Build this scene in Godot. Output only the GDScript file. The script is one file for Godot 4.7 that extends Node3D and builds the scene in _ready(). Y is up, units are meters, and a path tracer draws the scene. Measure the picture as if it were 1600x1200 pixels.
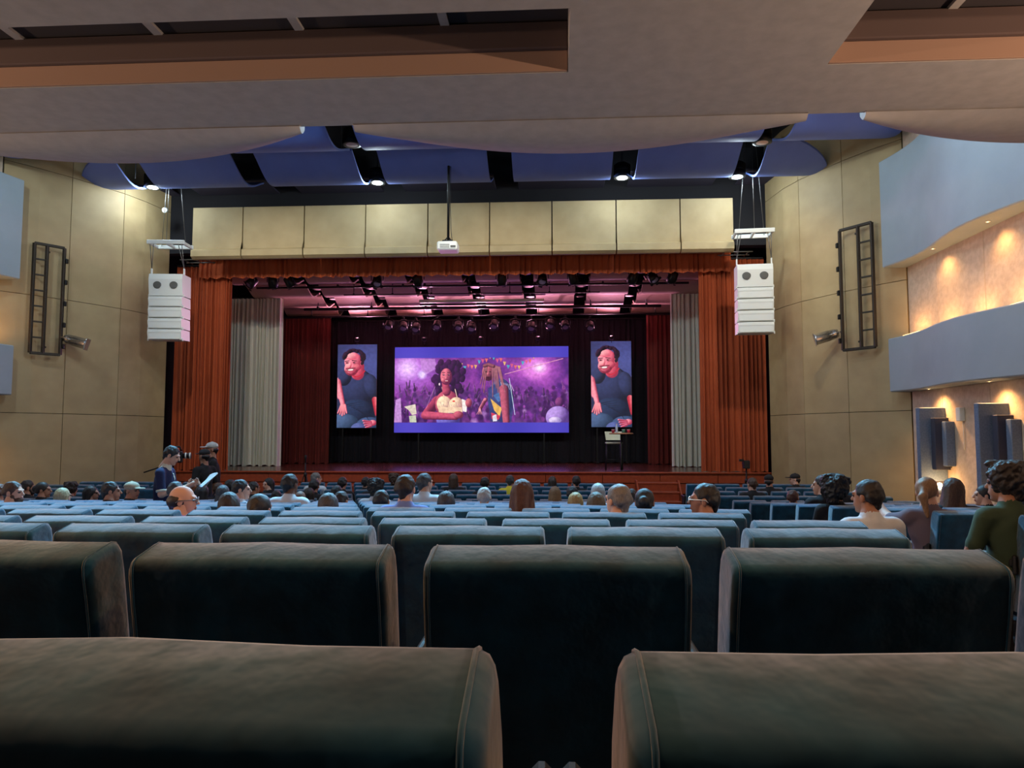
extends Node3D
# A large auditorium seen from a rear row: raked rows of velvet seats, audience, stage with LED walls.
# World: y up, the hall's axis runs along -z; the front flat floor is y = 0; the camera sits at x = 0, z = 0.

const EYE := Vector3(0, 2.05, 0)
const AXIS := -2.5                 # x of the hall's centre line
const PITCH := 0.6                 # seat spacing
const ROW := 1.05                  # row spacing
const ORD := ["zeroth", "first", "second", "third", "fourth", "fifth", "sixth", "seventh", "eighth", "ninth", "tenth", "eleventh", "twelfth", "thirteenth", "fourteenth", "fifteenth", "sixteenth", "seventeenth", "eighteenth", "nineteenth", "twentieth", "twenty-first", "twenty-second", "twenty-third", "twenty-fourth"]

var M := {}
var counts := {}
var cam: Camera3D

# ---------------------------------------------------------------- geometry
class G:
	var st := SurfaceTool.new()
	var x := Transform3D.IDENTITY
	func _init() -> void:
		st.begin(Mesh.PRIMITIVE_TRIANGLES)
	func soft(on: bool) -> G:
		st.set_smooth_group(0 if on else -1)
		return self
	func tri(a: Vector3, b: Vector3, c: Vector3) -> void:
		st.add_vertex(x * a); st.add_vertex(x * c); st.add_vertex(x * b)
	func quad(a: Vector3, b: Vector3, c: Vector3, d: Vector3) -> void:
		tri(a, b, c); tri(a, c, d)
	func oquad(a: Vector3, b: Vector3, c: Vector3, d: Vector3, o: Vector3) -> void:
		if (b - a).cross(c - a).dot(o) < 0.0: quad(a, d, c, b)
		else: quad(a, b, c, d)
	func otri(a: Vector3, b: Vector3, c: Vector3, o: Vector3) -> void:
		if (b - a).cross(c - a).dot(o) < 0.0: tri(a, c, b)
		else: tri(a, b, c)
	func box(c: Vector3, s: Vector3, ch := 0.0, bs := Basis.IDENTITY) -> G:
		soft(false)
		var h := s * 0.5
		ch = minf(ch, minf(h.x, minf(h.y, h.z)) * 0.9)
		var ax := [bs.x, bs.y, bs.z]
		var hh := [h.x, h.y, h.z]
		for a in 3:
			var u := (a + 1) % 3
			var v := (a + 2) % 3
			for sg in [-1.0, 1.0]:
				var o: Vector3 = ax[a] * sg
				var p := []
				for q in [[-1, -1], [1, -1], [1, 1], [-1, 1]]:
					p.append(c + ax[a] * (hh[a] * sg) + ax[u] * ((hh[u] - ch) * q[0]) + ax[v] * ((hh[v] - ch) * q[1]))
				oquad(p[0], p[1], p[2], p[3], o)
				if ch > 0.0:
					for s2 in [-1.0, 1.0]:   # edge between axis a and axis u, along v
						var e: Vector3 = ax[a] * sg + ax[u] * s2
						var q0: Vector3 = c + ax[a] * (hh[a] * sg) + ax[u] * ((hh[u] - ch) * s2)
						var q1: Vector3 = c + ax[a] * ((hh[a] - ch) * sg) + ax[u] * (hh[u] * s2)
						var w: Vector3 = ax[v] * (hh[v] - ch)
						oquad(q0 - w, q0 + w, q1 + w, q1 - w, e)
		if ch > 0.0:
			for i in 8:
				var sx := -1.0 if i & 1 else 1.0
				var sy := -1.0 if i & 2 else 1.0
				var sz := -1.0 if i & 4 else 1.0
				var f := func(kx: float, ky: float, kz: float) -> Vector3: return c + bs.x * (sx * (h.x - kx)) + bs.y * (sy * (h.y - ky)) + bs.z * (sz * (h.z - kz))
				otri(f.call(0.0, ch, ch), f.call(ch, 0.0, ch), f.call(ch, ch, 0.0), bs.x * sx + bs.y * sy + bs.z * sz)
		return self
	func beam(a: Vector3, b: Vector3, w: float, t: float) -> G:   # a square bar from a to b
		var d := (b - a).normalized()
		var up := Vector3.UP if absf(d.y) < 0.95 else Vector3.RIGHT
		var s := d.cross(up).normalized()
		return box((a + b) * 0.5, Vector3(w, t, a.distance_to(b)), minf(w, t) * 0.12, Basis(s, s.cross(d) * -1.0, d))
	func loft(rings: Array, ring_closed := true, caps := true) -> G:
		for i in rings.size() - 1:
			var r0: PackedVector3Array = rings[i]
			var r1: PackedVector3Array = rings[i + 1]
			var n := r0.size()
			for j in (n if ring_closed else n - 1):
				var k := (j + 1) % n
				quad(r0[j], r0[k], r1[k], r1[j])
		if caps:
			for e in 2:
				var r: PackedVector3Array = rings[0] if e == 0 else rings[rings.size() - 1]
				var m := Vector3.ZERO
				for p in r: m += p
				m /= r.size()
				for j in r.size():
					if e == 0: tri(m, r[(j + 1) % r.size()], r[j])
					else: tri(m, r[j], r[(j + 1) % r.size()])
		return self
	func tube(path: Array, r: float, seg := 8, r_end := -1.0) -> G:
		var rings := []
		var prev := Vector3.UP
		for i in path.size():
			var d: Vector3 = (path[mini(i + 1, path.size() - 1)] - path[maxi(i - 1, 0)]).normalized()
			if i == 0: prev = Vector3.UP if absf(d.y) < 0.9 else Vector3.RIGHT
			var s := d.cross(prev).normalized()
			var u := s.cross(d).normalized()
			prev = u
			var rr := r if r_end < 0.0 else lerpf(r, r_end, float(i) / (path.size() - 1))
			var ring := PackedVector3Array()
			for j in seg:
				var a := TAU * j / seg
				ring.append(path[i] + (s * cos(a) + u * sin(a)) * rr)
			rings.append(ring)
		soft(true)
		return loft(rings)
	func lathe(prof: Array, seg := 20, base := Transform3D.IDENTITY) -> G:   # prof: [radius, y] from bottom to top
		var rings := []
		for p in prof:
			var ring := PackedVector3Array()
			for j in seg:
				var a := -TAU * j / seg
				ring.append(base * Vector3(p[0] * cos(a), p[1], p[0] * sin(a)))
			rings.append(ring)
		return loft(rings)
	func prism(poly: PackedVector2Array, z0: float, z1: float) -> G:   # outline in x, y; from z0 (back) to z1 (front)
		soft(false)
		if not Geometry2D.is_polygon_clockwise(poly):
			poly.reverse()
		poly.reverse()
		var t := Geometry2D.triangulate_polygon(poly)
		for i in range(0, t.size(), 3):
			var a := poly[t[i]]; var b := poly[t[i + 1]]; var c := poly[t[i + 2]]
			otri(Vector3(a.x, a.y, z1), Vector3(b.x, b.y, z1), Vector3(c.x, c.y, z1), Vector3(0, 0, z1 - z0))
			otri(Vector3(a.x, a.y, z0), Vector3(b.x, b.y, z0), Vector3(c.x, c.y, z0), Vector3(0, 0, z0 - z1))
		for i in poly.size():
			var a := poly[i]
			var b := poly[(i + 1) % poly.size()]
			var e := b - a
			var o := Vector3(e.y, -e.x, 0)
			var mid := (a + b) * 0.5 + Vector2(o.x, o.y).normalized() * 0.0005
			if Geometry2D.is_point_in_polygon(mid, poly): o = -o
			oquad(Vector3(a.x, a.y, z0), Vector3(b.x, b.y, z0), Vector3(b.x, b.y, z1), Vector3(a.x, a.y, z1), o)
		return self
	func sheet(f: Callable, nu: int, nv: int) -> G:   # f(u, v) with u, v in 0..1; u right and v up as seen from the front
		soft(true)
		var g := []
		for i in nu + 1:
			var col := PackedVector3Array()
			for j in nv + 1: col.append(f.call(float(i) / nu, float(j) / nv))
			g.append(col)
		for i in nu:
			for j in nv:
				quad(g[i][j], g[i + 1][j], g[i + 1][j + 1], g[i][j + 1])
		return self
	func done() -> ArrayMesh:
		st.generate_normals()
		return st.commit()

func numbered(called: String) -> String:
	counts[called] = counts.get(called, -1) + 1
	return called if counts[called] == 0 else "%s_%03d" % [called, counts[called]]

func part(parent: Node, called: String, mesh: Mesh, m: Material, at := Vector3.ZERO, label := "") -> MeshInstance3D:
	var o := MeshInstance3D.new()
	o.name = called
	o.mesh = mesh
	if m: o.material_override = m
	o.position = at
	parent.add_child(o, true)
	if label: o.set_meta("label", label)
	return o

func thing(called: String, label: String, category: String, at := Vector3.ZERO, turn := 0.0, group := "") -> Node3D:
	var o := Node3D.new()
	o.name = numbered(called)
	add_child(o)
	o.position = at
	o.rotation.y = turn
	o.set_meta("label", label)
	o.set_meta("category", category)
	if group: o.set_meta("group", group)
	return o

func copy(src: Node3D, label: String, at: Vector3, turn := 0.0) -> Node3D:
	var o: Node3D = src.duplicate()
	o.name = numbered(str(src.name))
	add_child(o)
	o.position = at
	o.rotation.y = turn
	o.set_meta("label", label)
	return o

func setting(called: String) -> Node3D:
	var o := Node3D.new()
	o.name = called
	add_child(o)
	o.set_meta("kind", "structure")
	return o

# ---------------------------------------------------------------- materials
func noise_tex(freq: float, a: Color, b: Color, seed_: int, size := 512, octaves := 4, stretch := false, bump := false) -> NoiseTexture2D:
	var n := FastNoiseLite.new()
	n.noise_type = FastNoiseLite.TYPE_SIMPLEX_SMOOTH
	n.frequency = freq
	n.seed = seed_
	n.fractal_octaves = octaves
	if stretch:
		n.domain_warp_enabled = true
		n.domain_warp_amplitude = 12.0
	var t := NoiseTexture2D.new()
	t.width = size
	t.height = size
	t.seamless = true
	t.noise = n
	if bump:
		t.as_normal_map = true
		t.bump_strength = 4.0
	else:
		var g := Gradient.new()
		g.set_color(0, a)
		g.set_color(1, b)
		t.color_ramp = g
	return t

func mat(key: String, c: Color, rough := 0.8, metal := 0.0) -> StandardMaterial3D:
	if not M.has(key):
		var m := StandardMaterial3D.new()
		m.resource_name = key
		m.albedo_color = c
		m.roughness = rough
		m.metallic = metal
		M[key] = m
	return M[key]

func grained(key: String, a: Color, b: Color, freq: float, scale: float, rough := 0.8, sd := 1, bump := 0.0, yscale := 1.0) -> StandardMaterial3D:
	var m := mat(key, Color.WHITE, rough)
	m.albedo_texture = noise_tex(freq, a, b, sd)
	m.uv1_triplanar = true
	m.uv1_world_triplanar = true
	m.uv1_scale = Vector3(scale, scale * yscale, scale)
	if bump > 0.0:
		m.normal_enabled = true
		m.normal_texture = noise_tex(freq * 2.0, a, b, sd + 7, 512, 4, false, true)
		m.normal_scale = bump
	return m

func glow(key: String, c: Color, e: float) -> StandardMaterial3D:
	var m := mat(key, Color(0.9, 0.9, 0.9), 0.5)
	m.emission_enabled = true
	m.emission = c
	m.emission_energy_multiplier = e
	return m

func c8(r: int, g: int, b: int) -> Color:
	return Color(r / 255.0, g / 255.0, b / 255.0)

const RAKE := [[-7.0, 1.5], [0.46, 0.911], [1.51, 0.824], [2.56, 0.735], [3.61, 0.645], [4.66, 0.570], [5.71, 0.491], [6.76, 0.416], [10.96, 0.085], [12.2, 0.01], [20.0, 0.01]]

func floor_y(z: float) -> float:   # height of the raked floor at a place along the hall
	var d := -z
	for i in RAKE.size() - 1:
		if d <= RAKE[i + 1][0]:
			return lerpf(RAKE[i][1], RAKE[i + 1][1], clampf((d - RAKE[i][0]) / (RAKE[i + 1][0] - RAKE[i][0]), 0.0, 1.0))
	return 0.01

func row_z(k: int) -> float:
	return -(0.46 + ROW * (k - 1))

func spot(parent: Node, at: Vector3, to: Vector3, c: Color, e: float, angle: float, size := 0.05, blend := 0.6) -> SpotLight3D:
	var l := SpotLight3D.new()
	l.name = "beam"
	l.light_color = c
	l.light_energy = e
	l.spot_angle = angle
	l.spot_angle_attenuation = blend
	l.light_size = size
	l.spot_range = 60.0
	l.shadow_enabled = true
	parent.add_child(l, true)
	l.position = at
	var d := (to - at).normalized()
	l.basis = Basis.looking_at(d, Vector3.UP if absf(d.y) < 0.95 else Vector3.RIGHT)
	return l

func omni(parent: Node, at: Vector3, c: Color, e: float, size := 0.05) -> OmniLight3D:
	var l := OmniLight3D.new()
	l.name = "bulb_light"
	l.light_color = c
	l.light_energy = e
	l.light_size = size
	l.omni_range = 60.0
	l.shadow_enabled = true
	parent.add_child(l, true)
	l.position = at
	return l

func make_materials() -> void:
	var v := grained("velvet_teal", c8(3, 50, 74), c8(18, 92, 126), 0.012, 1.1, 0.95, 3, 0.4)
	v.rim_enabled = true
	v.rim = 1.15
	v.rim_tint = 0.0
	v.metallic_specular = 0.15
	grained("beige_panel", c8(168, 144, 102), c8(186, 162, 118), 0.008, 0.35, 0.62, 5)
	grained("header_panel", c8(170, 148, 106), c8(184, 162, 120), 0.01, 0.3, 0.7, 6)
	grained("plaster", c8(174, 164, 156), c8(188, 178, 170), 0.02, 0.5, 0.9, 7)
	grained("warm_plaster", c8(186, 164, 142), c8(212, 190, 166), 0.02, 0.6, 0.85, 8, 0.3)
	grained("band_paint", c8(150, 162, 168), c8(160, 172, 178), 0.006, 0.3, 0.75, 9)
	grained("cloud_blue", c8(92, 114, 190), c8(106, 128, 204), 0.006, 0.3, 0.6, 10)
	grained("cloud_beige", c8(190, 158, 140), c8(204, 172, 152), 0.008, 0.4, 0.7, 11)
	grained("curtain_orange", c8(156, 66, 30), c8(180, 82, 40), 0.03, 0.6, 0.95, 12, 0.1, 0.15)
	grained("curtain_pale", c8(222, 222, 204), c8(234, 234, 218), 0.03, 0.6, 0.95, 13, 0.1, 0.15)
	grained("curtain_red", c8(92, 30, 24), c8(112, 40, 30), 0.03, 0.6, 0.95, 14, 0.1, 0.15)
	grained("curtain_black", c8(16, 15, 22), c8(24, 22, 32), 0.03, 0.6, 0.95, 15)
	grained("carpet", c8(30, 32, 38), c8(46, 48, 54), 0.08, 1.5, 0.98, 16)
	grained("stage_deck", c8(74, 34, 26), c8(98, 50, 36), 0.03, 0.5, 0.22, 17)
	grained("stage_wood", c8(134, 52, 26), c8(164, 72, 38), 0.03, 0.5, 0.4, 18)
	grained("box_cloth", c8(92, 108, 132), c8(112, 128, 152), 0.04, 1.0, 0.85, 19)
	mat("dark_gap", c8(14, 14, 16), 0.9)
	mat("dark_paint", c8(30, 28, 32), 0.9)
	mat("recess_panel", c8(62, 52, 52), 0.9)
	mat("black_metal", c8(18, 18, 18), 0.45, 0.4)
	mat("brown_metal", c8(52, 44, 34), 0.5, 0.3)
	mat("white_paint", c8(226, 230, 224), 0.5)
	mat("silver", c8(200, 196, 190), 0.25, 0.9)
	mat("grey_grille", c8(92, 92, 88), 0.8)
	mat("black_plastic", c8(20, 20, 22), 0.5)
	mat("pale_plastic", c8(190, 206, 212), 0.5)
	mat("paper", c8(205, 205, 208), 0.85)
	mat("steel_cable", c8(120, 120, 118), 0.4, 0.7)
	mat("lens_glass", c8(150, 140, 170), 0.1)
	mat("off_disc", c8(235, 205, 190), 0.6)
	mat("stool_white", c8(214, 218, 196), 0.6)
	mat("table_wood", c8(170, 120, 90), 0.5)

# ---------------------------------------------------------------- main
func _ready() -> void:
	# camera, sky, exposure
	cam = Camera3D.new()
	cam.name = "camera"
	cam.fov = rad_to_deg(2.0 * atan(600.0 / 1150.0))
	cam.near = 0.02
	cam.far = 200.0
	cam.position = EYE
	cam.rotation = Vector3(deg_to_rad(4.0), deg_to_rad(3.38), 0.0)
	add_child(cam)
	cam.current = true
	var we := WorldEnvironment.new()
	we.name = "environment"
	var env := Environment.new()
	env.background_mode = Environment.BG_COLOR
	env.background_color = Color.BLACK
	env.tonemap_mode = Environment.TONE_MAPPER_LINEAR
	env.tonemap_exposure = 2.2
	env.sdfgi_enabled = true
	env.ssao_enabled = true
	env.ssil_enabled = true
	we.environment = env
	add_child(we)
	make_materials()
	build_shell()
	build_side_walls()
	build_soffit()
	build_clouds()
	build_stage()
	build_curtains()
	build_screens()
	build_stage_rig()
	build_downlights()
	build_wall_lights()
	build_arrays()
	build_ladders()
	build_projector()
	build_stage_props()
	build_seats()
	build_people()

# ---------------------------------------------------------------- room shell
func build_shell() -> void:
	var f := setting("floor")
	# raked floor towards the camera, flat in front of the stage, with thickness
	var g := G.new()
	g.soft(false)
	var pr := PackedVector2Array()
	for q in RAKE: pr.append(Vector2(maxf(-q[0], -19.6), q[1]))
	pr.append(Vector2(-19.6, -0.3))
	pr.append(Vector2(7.0, -0.3))
	# outline in (z, y), swept along x
	var rings := []
	for xx in [-13.2, 8.2]:
		var r := PackedVector3Array()
		for p in pr: r.append(Vector3(xx, p.y, p.x))
		rings.append(r)
	for j in pr.size():
		var k := (j + 1) % pr.size()
		g.oquad(rings[0][j], rings[0][k], rings[1][k], rings[1][j], Vector3(0, 1, 0) if j < RAKE.size() - 1 else Vector3(0, -1, -3) if j < RAKE.size() + 1 else Vector3(0, 0, 1))
	part(f, "carpet", g.done(), M.carpet)
	var c := setting("ceiling")
	part(c, "upper_slab", G.new().box(Vector3(-2.5, 9.75, -10.9), Vector3(21.4, 0.3, 34.6)).done(), M.dark_paint)
	var w := setting("wall_rear")
	part(w, "rear_panel", G.new().box(Vector3(-2.5, 4.7, 6.15), Vector3(21.4, 10.2, 0.3)).done(), mat("rear_wood", c8(66, 50, 42), 0.8))
	# proscenium wall: dark plaster around the opening, beige header panels in front of it
	w = setting("wall_front")
	part(w, "header", G.new().box(Vector3(-2.5, 8.35, -19.35), Vector3(21.4, 2.7, 0.3)).done(), M.dark_paint)
	part(setting("wall_front_left"), "side_pier", G.new().box(Vector3(-12.0, 4.7, -19.35), Vector3(2.4, 10.0, 0.3)).done(), M.dark_paint)
	part(setting("wall_front_right"), "side_pier", G.new().box(Vector3(6.9, 4.7, -19.35), Vector3(2.4, 10.0, 0.3)).done(), M.dark_paint)
	var seams := [-9.52, -8.16, -6.52, -4.9, -3.27, -1.67, -0.07, 1.56, 3.17, 4.5]
	for i in 9:
		var a: float = seams[i] + 0.015
		var b: float = seams[i + 1] - 0.015
		var p := G.new()
		# upright face and a lip that folds back below it
		var prof := [[-18.62, 8.03], [-18.5, 8.03], [-18.5, 6.93], [-18.42, 6.88], [-18.42, 6.72], [-18.52, 6.66], [-18.62, 6.66]]
		var ra := PackedVector3Array()
		var rb := PackedVector3Array()
		for q in prof:
			ra.append(Vector3(a, q[1], q[0])); rb.append(Vector3(b, q[1], q[0]))
		p.soft(false)
		p.loft([ra, rb])
		part(w, "header_panel", p.done(), M.header_panel)
	var s := setting("wall_stage")
	part(s, "back", G.new().box(Vector3(-2.5, 4.7, -27.4), Vector3(21.4, 10.2, 0.3)).done(), M.dark_paint)
	for xx in [-12.3, 7.3]:
		part(s, "side", G.new().box(Vector3(xx, 4.7, -23.4), Vector3(0.3, 10.2, 8.0)).done(), M.dark_paint)

# side walls: beige acoustic panels by the stage, then wavy blue-grey bands over warm plaster
func wall_line(sd: float) -> Array:   # plan points from the stage outwards
	var q := [[7.98, -19.18], [8.12, -18.2], [8.3, -17.55], [8.85, -16.35], [9.2, -15.75], [9.61, -15.16]]
	var out := []
	for p in q: out.append(Vector2(AXIS + sd * p[0], p[1]))
	return out

func band_x(z: float, ph: float) -> float:   # distance of a band's face from the hall axis
	return 9.16 + 0.13 * sin((z + 15.2) * 1.55 + ph) + 0.02 * (z + 15.2)

func build_side_walls() -> void:
	for sd in [-1.0, 1.0]:
		var w := setting("wall_left" if sd < 0 else "wall_right")
		var pl := wall_line(sd)
		var segs := [[0, 1, 2], [2, 3], [3, 4, 5]]
		var ys := [0.0, 2.55, 5.2, 8.12, 9.6]
		for sg in segs:
			for r in 4:
				var y0: float = ys[r] + 0.006
				var y1: float = ys[r + 1] - 0.006
				var rings := []
				for n in sg.size():
					var p: Vector2 = pl[sg[n]]
					var t: Vector2 = (pl[sg[mini(n + 1, sg.size() - 1)]] - pl[sg[maxi(n - 1, 0)]]).normalized()
					if n == 0: p += t * 0.007
					if n == sg.size() - 1: p -= t * 0.007
					var o := Vector2(t.y, -t.x) * 0.05
					if signf(o.x) != sd: o = -o
					var ring := PackedVector3Array([Vector3(p.x, y0, p.y), Vector3(p.x, y1, p.y), Vector3(p.x + o.x, y1, p.y + o.y), Vector3(p.x + o.x, y0, p.y + o.y)])
					if sd < 0: ring.reverse()
					rings.append(ring)
				var g := G.new()
				g.soft(false)
				g.loft(rings)
				part(w, "panel", g.done(), M.beige_panel)
		# dark backing behind the panel joints
		var bk := G.new()
		bk.soft(false)
		var rr := []
		for p in pl:
			var ring := PackedVector3Array([Vector3(p.x + sd * 0.06, -0.2, p.y), Vector3(p.x + sd * 0.06, 9.6, p.y), Vector3(p.x + sd * 0.3, 9.6, p.y), Vector3(p.x + sd * 0.3, -0.2, p.y)])
			if sd < 0: ring.reverse()
			rr.append(ring)
		bk.loft(rr)
		part(w, "backing", bk.done(), M.dark_gap)
		# warm plaster wall panels beside the rows, with vertical joints
		var z := -15.15
		var i := 0
		while z < 6.0:
			var z2 := minf(z + [1.15, 1.5, 1.4, 1.6][i % 4], 6.0)
			var cx: float = AXIS + sd * 9.62
			part(w, "plaster_panel", G.new().box(Vector3(cx + sd * 0.1, 4.7, (z + z2) * 0.5), Vector3(0.2, 9.9, z2 - z - 0.012), 0.008).done(), M.warm_plaster)
			z = z2
			i += 1
		part(w, "outer_wall", G.new().box(Vector3(AXIS + sd * 10.0, 4.7, -4.6), Vector3(0.3, 10.2, 21.8)).done(), M.dark_gap)
		# the two bands
		for b in [[5.45, 7.66, 0.0, 1], [2.92, 4.0, 0.5, 2]]:
			var t := setting("trim_%d" % (b[3] + (2 if sd < 0 else 0)))
			var rings := []
			for n in 72:
				var zz := -15.2 + n * 0.29
				var xf: float = AXIS + sd * band_x(zz, b[2])
				var xb: float = AXIS + sd * 9.62
				var ring := PackedVector3Array()
				var e := 0.02
				for q in [[xf + sd * e, b[0]], [xf, b[0] + e], [xf, b[1] - e], [xf + sd * e, b[1]], [xb, b[1]], [xb, b[0]]]:
					ring.append(Vector3(q[0], q[1], zz))
				if sd < 0: ring.reverse()
				rings.append(ring)
			var g := G.new()
			# smooth along the wave, sharp at the edges: one strip per side
			for j in 6:
				g.st.set_smooth_group(j + 1)
				for n in rings.size() - 1:
					g.quad(rings[n][j], rings[n][(j + 1) % 6], rings[n + 1][(j + 1) % 6], rings[n + 1][j])
			g.soft(false)
			g.quad(rings[0][3], rings[0][2], rings[0][1], rings[0][0])
			g.tri(rings[0][5], rings[0][4], rings[0][3]); g.tri(rings[0][5], rings[0][3], rings[0][0])
			part(t, "band", g.done(), M.band_paint)

# the low soffit over the rear rows, with two recesses and scalloped front panels
func build_soffit() -> void:
	var c := setting("ceiling_001")
	var y := 4.9
	var h := 0.5
	var slabs := [   # x0, x1, z0, z1
		[-12.12, 7.12, -6.5, -5.62], [-12.12, 7.12, -4.75, 6.0], [0.11, 2.1, -5.62, -4.75]]
	for s in slabs:
		part(c, "slab", G.new().box(Vector3((s[0] + s[1]) * 0.5, y + h * 0.5, (s[2] + s[3]) * 0.5), Vector3(s[1] - s[0], h, s[3] - s[2])).done(), M.plaster)
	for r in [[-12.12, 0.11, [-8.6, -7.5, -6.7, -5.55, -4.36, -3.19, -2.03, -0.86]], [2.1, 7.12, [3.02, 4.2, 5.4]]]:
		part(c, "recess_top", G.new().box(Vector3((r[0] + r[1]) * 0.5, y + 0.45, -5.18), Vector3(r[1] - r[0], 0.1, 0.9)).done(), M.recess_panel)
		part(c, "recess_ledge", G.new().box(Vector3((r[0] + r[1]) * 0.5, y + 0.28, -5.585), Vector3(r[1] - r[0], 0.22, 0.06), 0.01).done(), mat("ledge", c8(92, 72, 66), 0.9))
		part(c, "recess_face", G.new().box(Vector3((r[0] + r[1]) * 0.5, y + 0.085, -5.605), Vector3(r[1] - r[0] - 0.01, 0.166, 0.02), 0.003).done(), mat("lit_orange_tint", c8(164, 128, 106), 0.9))  # the orange lamplight on this far face is put into its colour
		for xx in r[2]:
			part(c, "recess_strip", G.new().box(Vector3(xx, y + 0.39, -5.18), Vector3(0.07, 0.03, 0.86)).done(), M.plaster)
	# upper parapet of the balcony, so that the hall lamps do not reach behind it
	part(c, "parapet", G.new().box(Vector3(-2.5, 5.7, -6.2), Vector3(19.2, 0.7, 0.12)).done(), M.plaster)
	for n in range(-1, 3):
		var x0 := -6.42 + n * 4.58
		var x1 := minf(x0 + 4.08, 7.1)
		x0 = maxf(x0, -12.1)
		var g := G.new()
		var under := []
		var over := []
		var nu := 28
		var nv := 8
		for i in nu + 1:
			var u := float(i) / nu
			var xx := lerpf(x0, x1, u)
			var ue := (xx - (-6.42 + n * 4.58)) / 4.08
			var ze := -6.6 - 0.72 * pow(sin(PI * ue), 0.8)
			var cu := PackedVector3Array()
			var co := PackedVector3Array()
			for j in nv + 1:
				var v := float(j) / nv
				var dip := 0.05 * sin(PI * v) - 0.02 * v
				cu.append(Vector3(xx, y - 0.012 - dip, lerpf(-6.46, ze, v)))
				co.append(Vector3(xx, y + 0.11, lerpf(-6.46, ze, v)))
			under.append(cu)
			over.append(co)
		g.st.set_smooth_group(1)
		for i in nu:
			for j in nv: g.oquad(under[i][j], under[i + 1][j], under[i + 1][j + 1], under[i][j + 1], Vector3.DOWN)
		g.st.set_smooth_group(2)
		for i in nu:
			for j in nv: g.oquad(over[i][j], over[i + 1][j], over[i + 1][j + 1], over[i][j + 1], Vector3.UP)
		g.st.set_smooth_group(3)
		for i in nu: g.oquad(under[i][nv], under[i + 1][nv], over[i + 1][nv], over[i][nv], Vector3.FORWARD)
		g.soft(false)
		for j in nv:
			g.oquad(under[0][j], under[0][j + 1], over[0][j + 1], over[0][j], Vector3.LEFT)
			g.oquad(under[nu][j], under[nu][j + 1], over[nu][j + 1], over[nu][j], Vector3.RIGHT)
		part(c, "scallop", g.done(), M.plaster)

# curved blue clouds under the main ceiling, in rows between dark service strips
func cloud_mesh(w0: float, w1: float, z0: float, z1: float, sag: float, left_cut := 0.0, right_cut := 0.0) -> ArrayMesh:
	var g := G.new()
	var lo := []
	var hi := []
	var nu := 12
	var nv := 14
	for i in nu + 1:
		var u := float(i) / nu
		var a := PackedVector3Array()
		var b := PackedVector3Array()
		for j in nv + 1:
			var v := float(j) / nv
			var xl := w0 + left_cut * pow(absf(v * 2.0 - 1.0), 2.2)
			var xr := w1 - right_cut * pow(absf(v * 2.0 - 1.0), 2.2)
			var p := Vector3(lerpf(xl, xr, u), -sag * sin(PI * v) + 0.06 * cos(TAU * v), lerpf(z0, z1, v))
			a.append(p)
			b.append(p + Vector3(0, 0.05, 0))
		lo.append(a)
		hi.append(b)
	g.st.set_smooth_group(1)
	for i in nu:
		for j in nv: g.oquad(lo[i][j], lo[i + 1][j], lo[i + 1][j + 1], lo[i][j + 1], Vector3.DOWN)
	g.st.set_smooth_group(2)
	for i in nu:
		for j in nv: g.oquad(hi[i][j], hi[i + 1][j], hi[i + 1][j + 1], hi[i][j + 1], Vector3.UP)
	g.soft(false)
	for i in nu:
		g.oquad(lo[i][0], lo[i + 1][0], hi[i + 1][0], hi[i][0], Vector3(0, 0, z0 - z1))
		g.oquad(lo[i][nv], lo[i + 1][nv], hi[i + 1][nv], hi[i][nv], Vector3(0, 0, z1 - z0))
	for j in nv:
		g.oquad(lo[0][j], lo[0][j + 1], hi[0][j + 1], hi[0][j], Vector3.LEFT)
		g.oquad(lo[nu][j], lo[nu][j + 1], hi[nu][j + 1], hi[nu][j], Vector3.RIGHT)
	return g.done()

func build_clouds() -> void:
	var strips := [-9.95, -7.15, -4.3, -1.25, 1.6, 4.42]
	var edges := [-12.0] + strips + [7.0]
	var rows := [[-18.05, -16.02, 8.42, "row nearest the stage"], [-15.85, -13.5, 8.36, "second row from the stage"], [-13.3, -10.9, 8.42, "third row from the stage"], [-10.7, -8.4, 8.42, "fourth row from the stage"]]
	for r in rows.size():
		for i in 7:
			var a: float = edges[i] + (0.28 if i > 0 else 0.15)
			var b: float = edges[i + 1] - (0.28 if i < 6 else 0.15)
			var zc: float = (rows[r][0] + rows[r][1]) * 0.5
			if r == 0 and i == 6: b = 6.25
			if r == 0 and i == 0: a = -11.45
			var xc := (a + b) * 0.5
			var t := thing("ceiling_cloud", "blue curved ceiling panel, %s from the left in the %s" % [ORD[i + 1], rows[r][3]], "ceiling panel", Vector3(xc, rows[r][2], zc), 0.0, "blue ceiling panels")
			var hz: float = (rows[r][1] - rows[r][0]) * 0.5
			part(t, "panel", cloud_mesh(a - xc, b - xc, -hz, hz, 0.26, (0.9 if r == 0 else 0.3) if i == 0 else 0.0, 0.9 if i == 6 else 0.0), M.cloud_blue)
			for e in [-0.6, 0.6]:
				part(t, "hanger", G.new().tube([Vector3(e, -0.1, 0), Vector3(e, 9.62 - rows[r][2], 0)], 0.008, 6).done(), M.steel_cable)
	# dark fascia between the last clouds and the header
	var c := setting("ceiling_002")
	for i in 7:
		var a: float = edges[i] + 0.3
		var b: float = edges[i + 1] - 0.3
		part(c, "dark_panel", G.new().box(Vector3((a + b) * 0.5, 8.62, -18.65), Vector3(b - a, 0.05, 1.1), 0.01).done(), mat("dark_cloth", c8(52, 46, 62), 0.9))

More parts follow.
